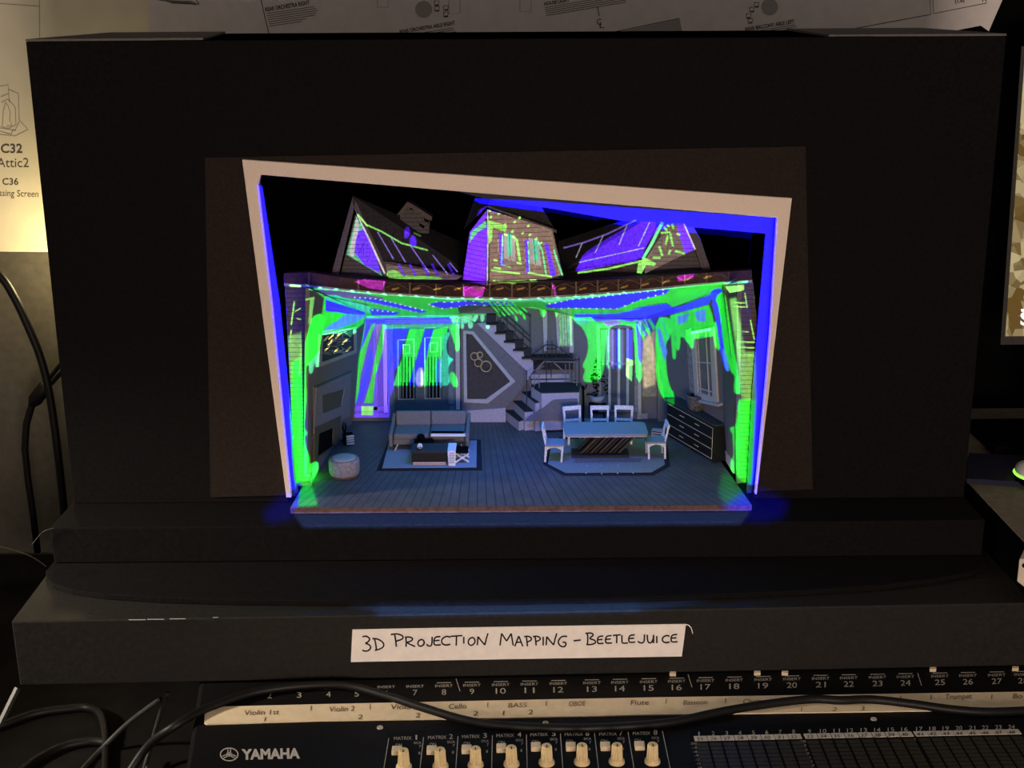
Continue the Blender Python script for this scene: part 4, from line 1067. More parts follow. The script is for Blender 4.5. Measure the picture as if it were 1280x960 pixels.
# ------------------------------------------------------------------ furniture
t = thing('octagonal_rug', 'sage octagonal rug with a dark border under the dining table', 'rug', on_floor(757, 575))
ro = [(679, 580.5), (705, 595), (816.5, 594.5), (837.5, 582.5), (834, 556), (815, 546), (700, 547), (683, 557)]
ri = [(685, 580.5), (707, 591.8), (814, 591.2), (831, 581.5), (828, 557), (812, 548.5), (703, 549.5), (689, 558)]
MB().prism([on_floor(*p) for p in ro], (0, 0, .0006)).build('border', RUGD, t)
MB().prism([on_floor(*p) + Vector((0, 0, .0006)) for p in ri], (0, 0, .0003)).build('field', RUGG, t)
MB().prism([on_floor(*p) + Vector((0, 0, .0009)) for p in ((716, 580), (801, 579), (803, 574), (720, 574))], (0, 0, .0002)).build('patterned_band', RUGP, t)
for x, y in ((732.5, 593), (752, 593.6), (772, 593.2), (791.5, 592.8), (734, 584), (752.5, 583.8), (773, 583.8), (788.5, 584)):
    MB().ball(on_floor(x, y) + Vector((0, 0, .0016)), .0008, 8).build('pale_ball', OTTL, t)  # tiny pale balls in two rows on the rug

t = thing('oblong_rug', 'pale oblong rug with a dark edge under the sofa and coffee table', 'rug', on_floor(538, 570))
MB().prism([on_floor(*p) for p in ((470.5, 588.8), (603, 588.2), (601, 550), (486, 551))], (0, 0, .0006)).build('border', RUGD, t)
MB().prism([on_floor(*p) + Vector((0, 0, .0006)) for p in ((478, 586), (595.5, 585), (596, 551.5), (486.5, 552.5))], (0, 0, .0005)).build('field', RUGL, t)

# sofa (local coordinates, metres)
c_ = on_floor(540.5, 545); c_.z = Z_FL + .0011
t = local(thing('sofa', 'grey two-seat sofa with loose cushions on the pale rug', 'sofa', Vector((c_.x, 1.372, c_.z)), rz=-0.01))
W = .088
MB().box((0, .002, .0105), (W - .006, .046, .007)).build('base', SOFAM, t, bevel=.0012)
for s in (-1, 1):
    MB().box((s * .0205, -.002, .0170), (.0402, .040, .0065)).build('seat_cushion', SOFAM, t, bevel=.0018)
    b_ = MB().box((s * .0205, .0165, .0270), (.0402, .0085, .0165), m=Matrix.Rotation(-.22, 3, 'X')).build('back_cushion', SOFAM, t, bevel=.0018)
    MB().prism([(s * .0415, -.024, .006), (s * .0415, .024, .006), (s * .0415, .026, .030), (s * .0415, .012, .0255), (s * .0415, -.020, .0215), (s * .0415, -.025, .0195)], (s * .0042, 0, 0)).build('arm', SOFAM, t, bevel=.0008)
    for y in (-.020, .020):
        MB().bar((s * .036, y, .0075), (s * .040, y * 1.06, 0), .0016).build('leg', GILT, t)
MB().box((0, .0245, .0185), (W - .004, .005, .028), m=Matrix.Rotation(-.16, 3, 'X')).build('back_frame', SOFAM, t, bevel=.001)

# coffee table
a = on_floor(536.5, 583.5)
t = local(thing('coffee_table', 'black box coffee table with a dark grey top in front of the sofa', 'coffee table', Vector((a.x, 1.318, Z_FL + .0011))))
MB().box((0, 0, .0085), (.0385, .026, .011)).build('body', SIDEB, t, bevel=.0004)
MB().box((0, 0, .0149), (.0405, .028, .0018)).build('top', SIDET, t, bevel=.0004)
for sx in (-.0175, .0175):
    for sy in (-.0115, .0115): MB().box((sx, sy, .0015), (.002, .002, .003)).build('leg', SIDEB, t)
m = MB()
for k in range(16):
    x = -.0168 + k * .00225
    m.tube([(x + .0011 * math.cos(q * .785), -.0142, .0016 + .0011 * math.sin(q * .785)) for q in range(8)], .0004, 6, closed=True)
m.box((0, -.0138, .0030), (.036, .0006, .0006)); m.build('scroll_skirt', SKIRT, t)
tz = Z_FL + .0011 + .0158
o = thing('globe_ornament', 'little white ball with dark marks on the coffee table', 'ornament', Vector((a.x - .0105, 1.312, tz)))
p_ = Vector(o.location)
MB().lathe(p_, [(.0018, 0), (.0018, .0006), (.0008, .0008)], 12).build('stand', SOOT, o)
MB().ball(p_ + Vector((0, 0, .0037)), .0032, 16).build('ball', CHAIRW, o, smooth=True)
for dx, dz in ((.0009, .0008), (-.0006, -.0006), (.0012, -.0008)):
    MB().ball(p_ + Vector((dx, -.0028, .0037 + dz)), .0007, 8).build('dark_mark', SOOT, o)
o = thing('black_bag', 'round-topped black bag standing between the sofa and the coffee table', 'bag', Vector((a.x - .012, 1.3395, Z_FL + .0011)))
p_ = Vector(o.location)
MB().box(p_ + Vector((.004, 0, .0085)), (.022, .011, .017)).build('body', SOOT, o, bevel=.002)
MB().ball(p_ + Vector((.001, -.001, .0205)), .0046, 12, (1, .8, .95)).build('knob_top', SOOT, o, smooth=True)
# white board leaning on the sofa front, paper and stool
o = thing('folded_map', 'long white folded paper with a black edge lying on the sofa front', 'paper', Vector((a.x + .020, 1.344, Z_FL + .020)))
p_ = Vector((a.x + .0195, 1.3448, Z_FL + .0222))
MB().box(p_, (.039, .004, .0026), -.03).build('folded_sheet', PAPER, o)
MB().box(p_ + Vector((-.001, .0022, .0022)), (.037, .0028, .0020), -.03).build('black_edge', SOOT, o)
o = thing('newspaper', 'printed newspaper draped over the right end of the coffee table', 'newspaper', Vector((a.x + .0245, 1.306, Z_FL + .0011)))
x0 = a.x + .0205
m = MB(); pr = [(0.0, tz + .0004), (.009, tz + .0008), (.0094, tz - .004), (.0096, Z_FL + .004)]
top_y0, top_y1 = 1.3045, 1.329
m.prism([Vector((x0, top_y0, tz + .0006)), Vector((x0 + .0092, top_y0, tz + .0008)), Vector((x0 + .0092, top_y1, tz + .0008)), Vector((x0, top_y1, tz + .0006))], (0, 0, .0004))
m.prism([Vector((x0, top_y0, tz + .0008)), Vector((x0 + .0092, top_y0, tz + .0009)), Vector((x0 + .0086, top_y0 - .0045, Z_FL + .0016)), Vector((x0 + .001, top_y0 - .0045, Z_FL + .0016))], (0, .0004, 0))
m.build('sheet', PAPER, o)
m = MB()
for k in range(6):
    z = tz - .002 - k * .0020; yy = top_y0 - .0003 - .0045 * (tz - z) / (tz - Z_FL)
    m.box((x0 + .0046, yy - .0002, z), (.0062 if k % 2 else .0052, .0002, .0009))
m.build('print', LINEFAINT, o)
o = thing('folding_stool', 'small white folding stool with a black seat right of the coffee table', 'stool', Vector((a.x + .036, 1.318, Z_FL + .0011)))
p_ = Vector(o.location)
for y in (-.007, .007):
    MB().bar(p_ + Vector((-.0075, y, .0006)), p_ + Vector((.0075, y, .0105)), .0018).build('leg', CHAIRW, o)
    MB().bar(p_ + Vector((.0075, y + .0012, .0006)), p_ + Vector((-.0065, y + .0012, .0105)), .0018).build('leg', CHAIRW, o)
MB().box(p_ + Vector((0, 0, .0128)), (.014, .017, .003)).build('seat', SOOT, o, bevel=.0008)

# drum stool by the fireplace
a = on_floor(428.5, 601)
t = local(thing('drum_stool', 'round grey drum stool with a pale cushion top near the fireplace', 'stool', Vector((a.x, a.y + .0165, Z_FL))))
MB().lathe((0, 0, 0), [(.0150, 0), (.0158, .0012), (.0158, .0026)], 32).build('base_ring', PLANKEDGE, t)
MB().lathe((0, 0, 0), [(.0156, .0024), (.0166, .0050), (.0168, .0150), (.0164, .0190), (.0155, .0200), (.0132, .0202)], 32).build('drum', OTT, t, smooth=True)
MB().lathe((0, 0, 0), [(.0126, .0198), (.0128, .0206), (.0110, .0213), (.004, .0216)], 32).build('cushion', OTTL, t, smooth=True)

# dining table with a slanted slatted pedestal
a = on_floor(757, 576)
TX = pt(757, 536, ZP(.938)).x
t = local(thing('dining_table', 'long blue-grey dining table on a slanted slatted pedestal', 'table', Vector((TX, 1.339, Z_FL + .0009))))
r = .006; hw, hd = .0465, .0215
q = []
for cx, cy, a0 in ((hw - r, hd - r, 0), (-hw + r, hd - r, 90), (-hw + r, -hd + r, 180), (hw - r, -hd + r, 270)):
    for k in range(5):
        an = math.radians(a0 + 22.5 * k); q.append(Vector((cx + r * math.cos(an), cy + r * math.sin(an), .0272)))
MB().prism(q, (0, 0, .0030)).build('tabletop', TBL, t, bevel=.0005)
MB().prism([p * .99 + Vector((0, 0, .0002)) for p in q], (0, 0, -.0006)).build('table_edge', CHAIRW, t)
MB().box((-.006, -.004, .0016), (.064, .024, .0030)).build('foot_slab', TBLD, t)
ped = MB().prism([(-.032, .004, .003), (.014, .004, .003), (.036, .004, .0268), (-.010, .004, .0268)], (0, .003, 0)).build('pedestal', TBLD, t)
for k in range(9):
    x = -.029 + k * .0052
    MB().prism([(x, -.008, .003), (x + .0026, -.008, .003), (x + .0246, -.008, .0268), (x + .022, -.008, .0268)], (0, .004, 0)).build('slat', TBLD, ped)
    if k % 2 == 0: MB().bar((x + .0030, -.0081, .0035), (x + .0245, -.0081, .0262), .0005).build('pale_edge', GREYB, ped)

# chairs: one built, four copied
chair = local(thing('dining_chair', 'worn white dining chair at the left end of the table', 'chair', Vector((0, 0, 0)), 'worn white chairs around the dining table'))
s = .0105
for sx in (-1, 1):
    MB().prism([(sx * s - .0012, -.0098, 0), (sx * s + .0012, -.0098, 0), (sx * s + .0014, -.0110, .0215), (sx * s - .0014, -.0110, .0215)], (0, .0024, 0)).build('leg', CHAIRW, chair)
    MB().prism([(sx * s - .0011, .0095, 0), (sx * s + .0011, .0095, 0), (sx * s + .0014, .0085, .0215), (sx * s - .0014, .0085, .0215)], (0, .0024, 0)).build('leg', CHAIRW, chair)
    MB().bar((sx * .0098, .0100, .0210), (sx * .0105, .0140, .0440), .0024, .0020).build('back_post', CHAIRW, chair)
    m = MB()                                      # arched apron on each side
    A_ = [(sx * s, -.010 + .0198 * k / 8, .0150 + .0045 * math.sin(math.pi * k / 8)) for k in range(9)]
    m.prism([Vector((sx * s - .0006, -.010, .0210)), *[Vector((p[0] - .0006, p[1], p[2])) for p in A_], Vector((sx * s - .0006, .0098, .0210))], (.0012, 0, 0))
    m.build('apron', CHAIRW, chair)
for y in (-.0102, .0095):
    A_ = [(-s + 2 * s * k / 8, y, .0150 + .0045 * math.sin(math.pi * k / 8)) for k in range(9)]
    MB().prism([Vector((-s, y, .0210)), *A_, Vector((s, y, .0210))], (0, .0012, 0)).build('apron', CHAIRW, chair)
MB().box((0, -.0005, .0220), (.0248, .0236, .0024)).build('seat', TBL, chair, bevel=.0008)
MB().box((0, .0137, .0424), (.0236, .0024, .0056), m=Matrix.Rotation(-.17, 3, 'X')).build('top_rail', CHAIRW, chair, bevel=.0006)
MB().box((0, .0108, .0268), (.0190, .0020, .0028), m=Matrix.Rotation(-.17, 3, 'X')).build('lower_rail', CHAIRW, chair)
a = on_floor(693, 574); zc = Z_FL + .0012
chair.scale = (.94, .94, .88); chair.location = (a.x, a.y - .002, zc); chair.rotation_euler = (0, 0, math.radians(86))
a = on_floor(818.5, 571)
copy_tree(chair, (a.x, a.y, zc), math.radians(-88), 'worn white dining chair at the right end of the table, nearest the sideboard')
zt_ = Z_FL + .0012 + .039
for x, rz, lab in ((719, 14, 'worn white dining chair behind the table, turned towards the stairs'), (751, 0, 'worn white dining chair behind the middle of the table'),
                   (780, -7, 'worn white dining chair behind the table in front of the glazed door')):
    b_ = pt(x, 514, ZP(zt_))
    copy_tree(chair, (b_.x, 1.377, zc), math.radians(rz), lab)

# ------------------------------------------------------------------ screen and things at the right
MPn = YP(1.40)
M0 = plane3(pt(1279.5, 70, MPn), pt(1256, 427, MPn), pt(1420, 75, YP(1.34)))
t = thing('computer_monitor', 'slanted computer screen showing a gold faceted pattern at the right edge', 'monitor', pt(1330, 440, M0))
qo = [(1277, 58), (1250.5, 431), (1450, 428), (1462, 62)]; qi = [(1280.5, 70), (1256, 421), (1445, 419), (1456, 72)]
MB().pprism(qo, off(M0, -.004), .02).build('back_shell', DARK, t, bevel=.002)
BEZ = mat('grey_bezel', (0.055, 0.05, 0.046), 0.5, 0.15, 200, 0.3)
MB().pring(qo, qi, off(M0, .0005), .0045).build('bezel', BEZ, t)
SCR = bpy.data.materials.new('screen_picture'); SCR.use_nodes = True
nt = SCR.node_tree; nt.nodes.remove(nt.nodes['Principled BSDF'])
tc = nt.nodes.new('ShaderNodeTexCoord'); vo = nt.nodes.new('ShaderNodeTexVoronoi'); vo.inputs['Scale'].default_value = 42
v2 = nt.nodes.new('ShaderNodeTexVoronoi'); v2.inputs['Scale'].default_value = 75
nt.links.new(tc.outputs['Object'], vo.inputs['Vector']); nt.links.new(tc.outputs['Object'], v2.inputs['Vector'])
ad = nt.nodes.new('ShaderNodeMath'); ad.operation = 'ADD'
sx_ = nt.nodes.new('ShaderNodeSeparateColor'); nt.links.new(vo.outputs['Color'], sx_.inputs[0])
s2 = nt.nodes.new('ShaderNodeSeparateColor'); nt.links.new(v2.outputs['Color'], s2.inputs[0])
nt.links.new(sx_.outputs[0], ad.inputs[0]); nt.links.new(s2.outputs[1], ad.inputs[1])
rp = nt.nodes.new('ShaderNodeValToRGB'); rp.color_ramp.elements[0].color = (.20, .115, .03, 1); rp.color_ramp.elements[1].color = (.95, .78, .42, 1)
rp.color_ramp.elements[0].position = .2; rp.color_ramp.elements[1].position = .95
hf = nt.nodes.new('ShaderNodeMath'); hf.operation = 'MULTIPLY'; hf.inputs[1].default_value = .5
nt.links.new(ad.outputs[0], hf.inputs[0]); nt.links.new(hf.outputs[0], rp.inputs['Fac'])
em = nt.nodes.new('ShaderNodeEmission'); em.inputs['Strength'].default_value = 0.62
nt.links.new(rp.outputs['Color'], em.inputs['Color']); nt.links.new(em.outputs[0], nt.nodes['Material Output'].inputs['Surface'])
sc_ = MB().pprism(qi, off(M0, -.002), .001).build('screen', SCR, t)
LIT = mat('lit_white', (0.8, 0.8, 0.8), emit=((1, 1, 1), 1.0))
m = MB(); m.ptext('S', 1275.5, 406, 16, off(M0, -.0019), 11, 0, bold=.03); m.ptext('J', 1276, 384, 16, off(M0, -.0019), 9, 0, bold=.03)
m.build('screen_lettering', LIT, sc_)
ms = pt(1352, 470, M0)
MB().box((ms.x, ms.y + .03, (pt(1352, 400, M0).z + .91) / 2), (.06, .012, pt(1352, 400, M0).z - .91)).build('stand', DARK, t)
MB().box((ms.x, ms.y + .02, .9115), (.20, .10, .012)).build('foot', DARK, t, bevel=.002)

SZ = 0.903
t = thing('side_console', 'low grey equipment top right of the black box', 'equipment', Vector((.64, 1.28, Z_DESK)))
sq = [Vector((.486, 1.50, SZ)), Vector((.80, 1.50, SZ)), Vector((.80, 1.075, SZ)), Vector((.486, 1.075, SZ))]
GREYTOP = mat('grey_equipment_top', (0.19, 0.165, 0.13), 0.8, 0.15, 120, 0.15)
MB().prism(sq, (0, 0, Z_DESK - SZ + .0005)).build('housing', DARK, t)
MB().prism([p + Vector((0, 0, .002)) for p in sq], (0, 0, -.0015)).build('top_plate', GREYTOP, t)
BLUEF = mat('dark_blue_slab', (0.005, 0.005, 0.030), 0.6, 0.2, 120, 0.3)  # for a flat slab made up to carry the blue band
bz_ = SZ + .002
q = [pt(x, y, ZP(bz_ + .006)) for x, y in ((1209, 598), (1300, 604), (1300, 570), (1211, 566))]
o = MB().prism(q, (0, 0, -.0058)).build('blue_slab', BLUEF); tag(o, 'dark blue folder added for the blue band on the grey equipment behind the black box', 'slab')
gp = pt(1284, 592, ZP(bz_ + .014))
t = thing('computer_mouse', 'white mouse with a green glowing stripe at the right edge', 'mouse', Vector((gp.x, gp.y, bz_ + .0003)))
HULL = mat('mouse_white', (0.70, 0.70, 0.66), 0.4, 0.05, 300, 0.4)
GLOW = mat('green_glow', (0.3, 0.9, 0.1), emit=((0.35, 1.0, 0.08), 1.3))
g0 = Vector((gp.x, gp.y, bz_))
MB().ball(g0 + Vector((.004, 0, .017)), .016, 20, (1.0, 1.3, .62)).build('shell', HULL, t, smooth=True)
MB().ball(g0 + Vector((.004, 0, .010)), .0158, 20, (1.0, 1.3, .62)).build('underside', DARK, t, smooth=True)
MB().tube([g0 + Vector((.004 + .0162 * math.cos(k * .2094), .0208 * math.sin(k * .2094), .0135)) for k in range(30)], .0011, 6, closed=True).build('light_strip', GLOW, t)
wp = pt(1273, 725, YP(1.06))
t = thing('power_adapter', 'white block with a dark round hole standing at the right edge below the grey equipment', 'adapter', Vector((wp.x + .03, 1.08, wp.z - .03)))
AD = mat('adapter_white', (0.62, 0.52, 0.42), 0.5, 0.06, 200, 0.3)
PA = plane3(pt(1272, 702, YP(1.06)), pt(1271, 727, YP(1.06)), pt(1300, 704, YP(1.05)))
MB().pprism([(1274, 699), (1330, 697), (1330, 760), (1301, 750), (1271, 727)], PA, .03).build('block', AD, t, bevel=.001)
m = MB(); m.add([pt(1281 + 3.6 * math.cos(k * .4488), 707 + 3.2 * math.sin(k * .4488), off(PA, .0003)) for k in range(14)], [list(range(14))]); m.build('socket_hole', SOOT, t)

# ------------------------------------------------------------------ cables
def cable(name, label, pts, r, m_, cat='cable', res=6):
    P = [Vector(p) for p in pts]; out = []
    for i in range(len(P) - 1):
        a, b, c, d = P[max(i - 1, 0)], P[i], P[i + 1], P[min(i + 2, len(P) - 1)]
        for k in range(res):
            u_ = k / res
            out.append(.5 * ((2 * b) + (c - a) * u_ + (2 * a - 5 * b + 4 * c - d) * u_ ** 2 + (3 * b - a - 3 * c + d) * u_ ** 3))
    out.append(P[-1])
    o = MB().tube(out, r, 8).build(name, m_, smooth=True)
    return tag(o, label, cat)


cz_ = lambda x, y, h=.0042: pt(x, y, ZP(Z_CON + h))
cable('power_cable', 'thick black cable snaking across the console over the masking tape strip',
      [cz_(150, 985, -.06), cz_(182, 936, -.03), cz_(215, 910, .0), cz_(262, 884), cz_(330, 863), cz_(420, 856), cz_(480, 869), cz_(530, 885), cz_(590, 902), cz_(660, 909), cz_(740, 910), cz_(830, 904), cz_(900, 890),
       cz_(960, 880), cz_(1015, 874), cz_(1050, 875.5), cz_(1090, 874.5), cz_(1140, 880), cz_(1190, 887), cz_(1240, 890), cz_(1310, 887)], .0040, CABLE)
yw = 1.56
hw_ = lambda x, y, Y=1.50: pt(x, y, YP(Y))
cable('hanging_cable', 'thick black cable hanging in front of the lit wall left of the black box', [hw_(-30, 325), hw_(0, 345), hw_(18, 372), hw_(35, 408), hw_(50, 445), hw_(61, 488), hw_(69, 540), hw_(75, 590), hw_(80, 640), hw_(84, 690)], .0052, CABLE)
o = thing('plug_cable', 'black cable with a fat plug connector crossing behind the hanging cable at left', 'cable', hw_(45, 510, 1.53))
P_ = [hw_(x, y, 1.53) for x, y in ((47, 497), (40, 506), (33, 530), (31, 560), (35, 600), (41, 640), (47, 690))]
MB().tube(P_, .0046, 8).build('cord', CABLE, o, smooth=True)
MB().tube([hw_(40, 506, 1.53), hw_(44, 500, 1.53), hw_(56, 484, 1.53), hw_(60, 480, 1.53)], [.005, .009, .009, .006], 12).build('plug', CABLE, o, smooth=True)
for d_ in (-.004, .004):
    MB().tube([hw_(60, 480, 1.53) + Vector((d_, 0, 0)), hw_(82, 454, 1.53) + Vector((d_ * 1.3, 0, 0))], .0028, 8).build('connector_wire', CABLE, o)
dz = lambda x, y, h=.004: pt(x, y, ZP(Z_DESK + h))
cable('desk_cable', 'black cable looping over the dark desk at the lower left corner', [dz(-30, 915), dz(0, 907), dz(40, 893), dz(75, 887), dz(110, 885), dz(126, 893, .01), dz(132, 915, .008), dz(133, 940, .004), dz(132, 985)], .0048, CABLE)
cable('desk_cable', 'black cable curving along the bottom left edge of the desk', [dz(15, 975), dz(45, 950), dz(80, 933), dz(115, 927), dz(140, 930)], .0050, CABLE)
cable('lead_wire', 'grey lead rising from the desk to the underside of the plinth left of the console', [dz(100, 965), dz(125, 938, .004), dz(160, 904, .03), dz(200, 874, .07)], .0026, GCABLE)
cable('lead_wire', 'pale grey lead running up beside the console towards the plinth', [dz(176, 975, .004), dz(188, 935, .02), dz(198, 900, .05), dz(209, 866, .09)], .0024, GCABLE)
o = cable('lead_wire', 'short green lead at the bottom edge left of the console', [dz(179, 985, .006), dz(184, 955, .010), dz(187, 942, .012)], .0016, mat('green_wire', (0.06, 0.16, 0.07), 0.5, 0.1, 200, 0.3))
o = MB().bar(b0, b1, .004).build('support_rod', GCABLE); tag(o, 'pale thin rod slanting down under the left corner of the plinth', 'rod')
o = cable('loose_thread', 'thin pale thread sticking out at the left corner of the black step', [pt(68, 660, YP(1.15)), pt(55, 664, YP(1.15)), pt(47, 672, YP(1.15)), pt(40, 681, YP(1.15))], .0004, GCABLE, 'thread')
o = cable('loose_thread', 'long thin pale thread left of the curved black board', [pt(-10, 681, YP(1.12)), pt(15, 687, YP(1.12)), pt(40, 696, YP(1.12)), pt(58, 708, YP(1.12))], .0005, GCABLE, 'thread')
# ================================================================== the projected show (a real spotlight with a moving-picture frame in it)
X0, Y0, X1, Y1, SC = 296, 190, 1004, 780, 2
ART = np.zeros(((Y1 - Y0) * SC, (X1 - X0) * SC, 3), dtype=np.float32)
GRN = (0.0, 0.72, 0.012); BLU = (0.004, 0.002, 1.0); CYA = (0.02, 0.80, 0.42); VIO = (0.10, 0.015, 1.0); SKY = (0.05, 0.26, 1.0)
MINT = (0.12, 0.9, 0.40); WHT = (0.75, 0.8, 1.0); LIME = (0.30, 1.0, 0.18); LIL = (0.30, 0.22, 0.9)


def _mask(pts):
    P = [((x - X0) * SC, (y - Y0) * SC) for x, y in pts]
    ax = max(int(min(p[0] for p in P)) - 1, 0); bx = min(int(max(p[0] for p in P)) + 2, ART.shape[1])
    ay = max(int(min(p[1] for p in P)) - 1, 0); by = min(int(max(p[1] for p in P)) + 2, ART.shape[0])
    if bx <= ax or by <= ay: return None
    X, Y = np.meshgrid(np.arange(ax, bx) + .5, np.arange(ay, by) + .5)
    ins = np.zeros(X.shape, bool)
    for i in range(len(P)):
        x1, y1 = P[i]; x2, y2 = P[i - 1]
        if y1 == y2: continue
        c = ((y1 > Y) != (y2 > Y)) & (X < (x2 - x1) * (Y - y1) / (y2 - y1) + x1)
        ins ^= c
    return ay, by, ax, bx, ins.astype(np.float32)


def _soft(m, n):
    for _ in range(2):
        for ax in (0, 1):
            k = np.zeros_like(m); p = np.pad(m, [(n, n) if a == ax else (0, 0) for a in (0, 1)])
            for d in range(2 * n + 1): k += np.take(p, range(d, d + m.shape[ax]), axis=ax)
            m = k / (2 * n + 1)
    return m


def poly(pts, col, I=1.0, soft=0, a=1.0):
    r = _mask(pts)
    if r is None: return
    ay, by, ax, bx, m = r
    if soft:
        n = soft * 2; ay2, by2, ax2, bx2 = max(ay - n, 0), min(by + n, ART.shape[0]), max(ax - n, 0), min(bx + n, ART.shape[1])
        mm = np.zeros((by2 - ay2, bx2 - ax2), np.float32); mm[ay - ay2:by - ay2, ax - ax2:bx - ax2] = m
        m = _soft(mm, soft); ay, by, ax, bx = ay2, by2, ax2, bx2
    m = m[..., None] * a
    ART[ay:by, ax:bx] = ART[ay:by, ax:bx] * (1 - m) + np.array(col, np.float32) * I * m


def rib(pts, wd, col, I=1.0, soft=0, a=1.0):
    n = len(pts); ws = wd if isinstance(wd, (list, tuple)) else [wd] * n; L = []; R = []
    for i in range(n):
        p = pts[max(i - 1, 0)]; q = pts[min(i + 1, n - 1)]; dx, dy = q[0] - p[0], q[1] - p[1]; l = math.hypot(dx, dy) or 1
        L.append((pts[i][0] - dy / l * ws[i] / 2, pts[i][1] + dx / l * ws[i] / 2)); R.append((pts[i][0] + dy / l * ws[i] / 2, pts[i][1] - dx / l * ws[i] / 2))
    poly(L + R[::-1], col, I, soft, a)


def smooth(P, it=2):
    for _ in range(it):
        Q = []
        for a, b in zip(P, P[1:] + P[:1]): Q += [(a[0] * .75 + b[0] * .25, a[1] * .75 + b[1] * .25), (a[0] * .25 + b[0] * .75, a[1] * .25 + b[1] * .75)]
        P = Q
    return P


def dots(pts, step, col, I, r=0.9):
    for a, b in zip(pts, pts[1:]):
        l = math.hypot(b[0] - a[0], b[1] - a[1]); n = max(int(l / step), 1)
        for k in range(n):
            x = a[0] + (b[0] - a[0]) * k / n; y = a[1] + (b[1] - a[1]) * k / n
            poly([(x - r * 1.7, y), (x, y - r), (x + r * 1.7, y), (x, y + r)], col, I)


# --- blue outline of the portal
poly([(322, 232), (328, 232), (350, 380), (362, 500), (373, 612), (363, 612), (352, 500), (340, 380)], BLU, 9.0)
poly([(590, 248), (680, 252), (780, 259.5), (971, 272.5), (971, 292), (955, 300), (780, 282), (690, 266), (600, 254)], BLU, 9.0)
poly([(971, 272), (962, 420), (956, 490), (947, 606), (933, 606), (940, 490), (946, 420), (955, 295)], BLU, 9.0)

# --- roofs
poly([(612, 262), (690, 287), (702, 344), (680, 350), (612, 356)], (0.5, 0.40, 0.36), 0.55)
poly([(836, 280), (852, 280), (868, 312), (806, 342), (806, 326)], (0.5, 0.40, 0.36), 0.45)
poly([(482, 330), (578, 345), (570, 350), (486, 348)], (0.5, 0.36, 0.4), 0.4)
poly([(446, 268), (478, 345), (433, 318)], MINT, 1.0); poly([(447, 290), (456, 285), (470, 320), (476, 342), (455, 331), (443, 315), (443, 300)], VIO, 2.2)
poly([(446, 270), (436, 318), (442, 322), (445, 300), (449, 284)], WHT, 1.2)
rib([(446, 268), (462, 300), (481, 342)], 2, WHT, 1.3)
rib([(447, 268), (458, 281), (478, 290), (502, 304), (535, 313)], 1.8, LIME, 2.2)
for a, b in (((472, 290), (492, 324)), ((488, 296), (507, 328)), ((513, 307), (536, 340)), ((541, 319), (560, 343)), ((562, 328), (572, 340))): rib([a, b], 1.1, LIL, 2.4)
poly(smooth([(506, 284), (511, 283), (513, 290), (510, 298), (505, 298)]), VIO, 3.0); poly(smooth([(515, 293), (520, 296), (521, 308), (514, 308), (511, 302)]), VIO, 3.0)
rib([(517, 291), (526, 295)], 2, LIME, 1.2)
poly(smooth([(480, 345), (488, 336), (500, 340), (502, 345), (520, 344), (556, 347), (548, 350), (500, 350)]), LIME, 1.1)
for x in (498, 512, 528, 540, 560): rib([(x, 330), (x + 8, 345)], 2.5, VIO, 1.5)
poly([(609, 279), (607.5, 356), (578.5, 350), (587, 293)], VIO, 3.2)
poly([(608, 258), (600, 262), (586, 292), (592, 293), (608, 272)], VIO, 3.0)
poly([(607, 276), (589, 290), (587, 303), (597, 290), (608, 284)], MINT, 1.4)
rib([(609.5, 262), (610, 300), (609, 356)], 1.3, WHT, 1.3)
poly([(610, 275), (634, 282), (632, 290), (616, 284), (615, 300), (611, 305)], LIME, 1.5)
for x0, x1, y0, y1 in ((623.5, 628, 292, 332), (656, 660.5, 300, 342)): poly([(x0, y0), (x1, y0), (x1 + 2, y1), (x0 + 2, y1)], VIO, 2.6)
poly([(680, 303), (686, 306), (695, 344), (688, 346), (685, 324)], VIO, 2.6)
rib([(642, 296), (646, 300), (650, 327)], 3, LIME, 1.8); rib([(673, 302), (678, 314), (683, 345)], 2, MINT, 1.8); rib([(628, 295), (627, 331), (638, 334)], 1.2, MINT, 1.8); rib([(660, 302), (662, 341), (674, 344)], 1.2, MINT, 1.8)
rib([(692, 312), (698, 330), (703, 344)], 2, MINT, 1.5)
for a, b in (((614, 338), (650, 342)), ((616, 351), (645, 354)), ((660, 341), (690, 346)), ((640, 352), (672, 351)), ((617, 325), (622, 326)), ((617, 334), (626, 336)), ((646, 328), (652, 330)), ((630, 293), (644, 297))): rib([a, b], 2.2, LIME, 1.9)
for x, y in ((613, 271), (623, 267), (631, 280), (643, 277), (649, 272), (660, 282), (662, 293), (670, 298), (612, 263), (653, 291), (640, 289), (676, 303)): poly([(x - 2, y + 1), (x + 1.5, y - 1.5), (x + 2, y + 1), (x, y + 2)], LIME, 2.2)
for q in ([(634, 290), (640, 292), (640, 320), (634, 318)], [(666, 299), (672, 301), (673, 327), (667, 325)]): poly(q, CYA, 0.6)
poly(smooth([(728, 318), (752, 302), (795, 277), (827, 277), (806, 310), (803, 325), (760, 331), (718, 341), (724, 330)], 1), VIO, 3.4)
rib([(704, 310), (730, 303), (760, 292), (795, 275)], 1.8, LIL, 2.6)
for a, b in (((754, 294), (744, 316)), ((784, 280), (774, 306)), ((812, 278), (798, 308)), ((728, 303), (720, 322))): rib([a, b], 0.9, WHT, 2.6)
rib([(724, 328), (760, 320), (805, 310)], 0.9, WHT, 2.2)
rib([(722, 341), (760, 336), (803, 326)], 2.2, LIME, 1.8); rib([(828, 278), (814, 306), (803, 324)], 3.4, MINT, 1.8)
poly([(798, 328), (806, 322), (820, 329), (818, 333), (808, 331), (802, 342), (796, 341)], LIME, 1.6)
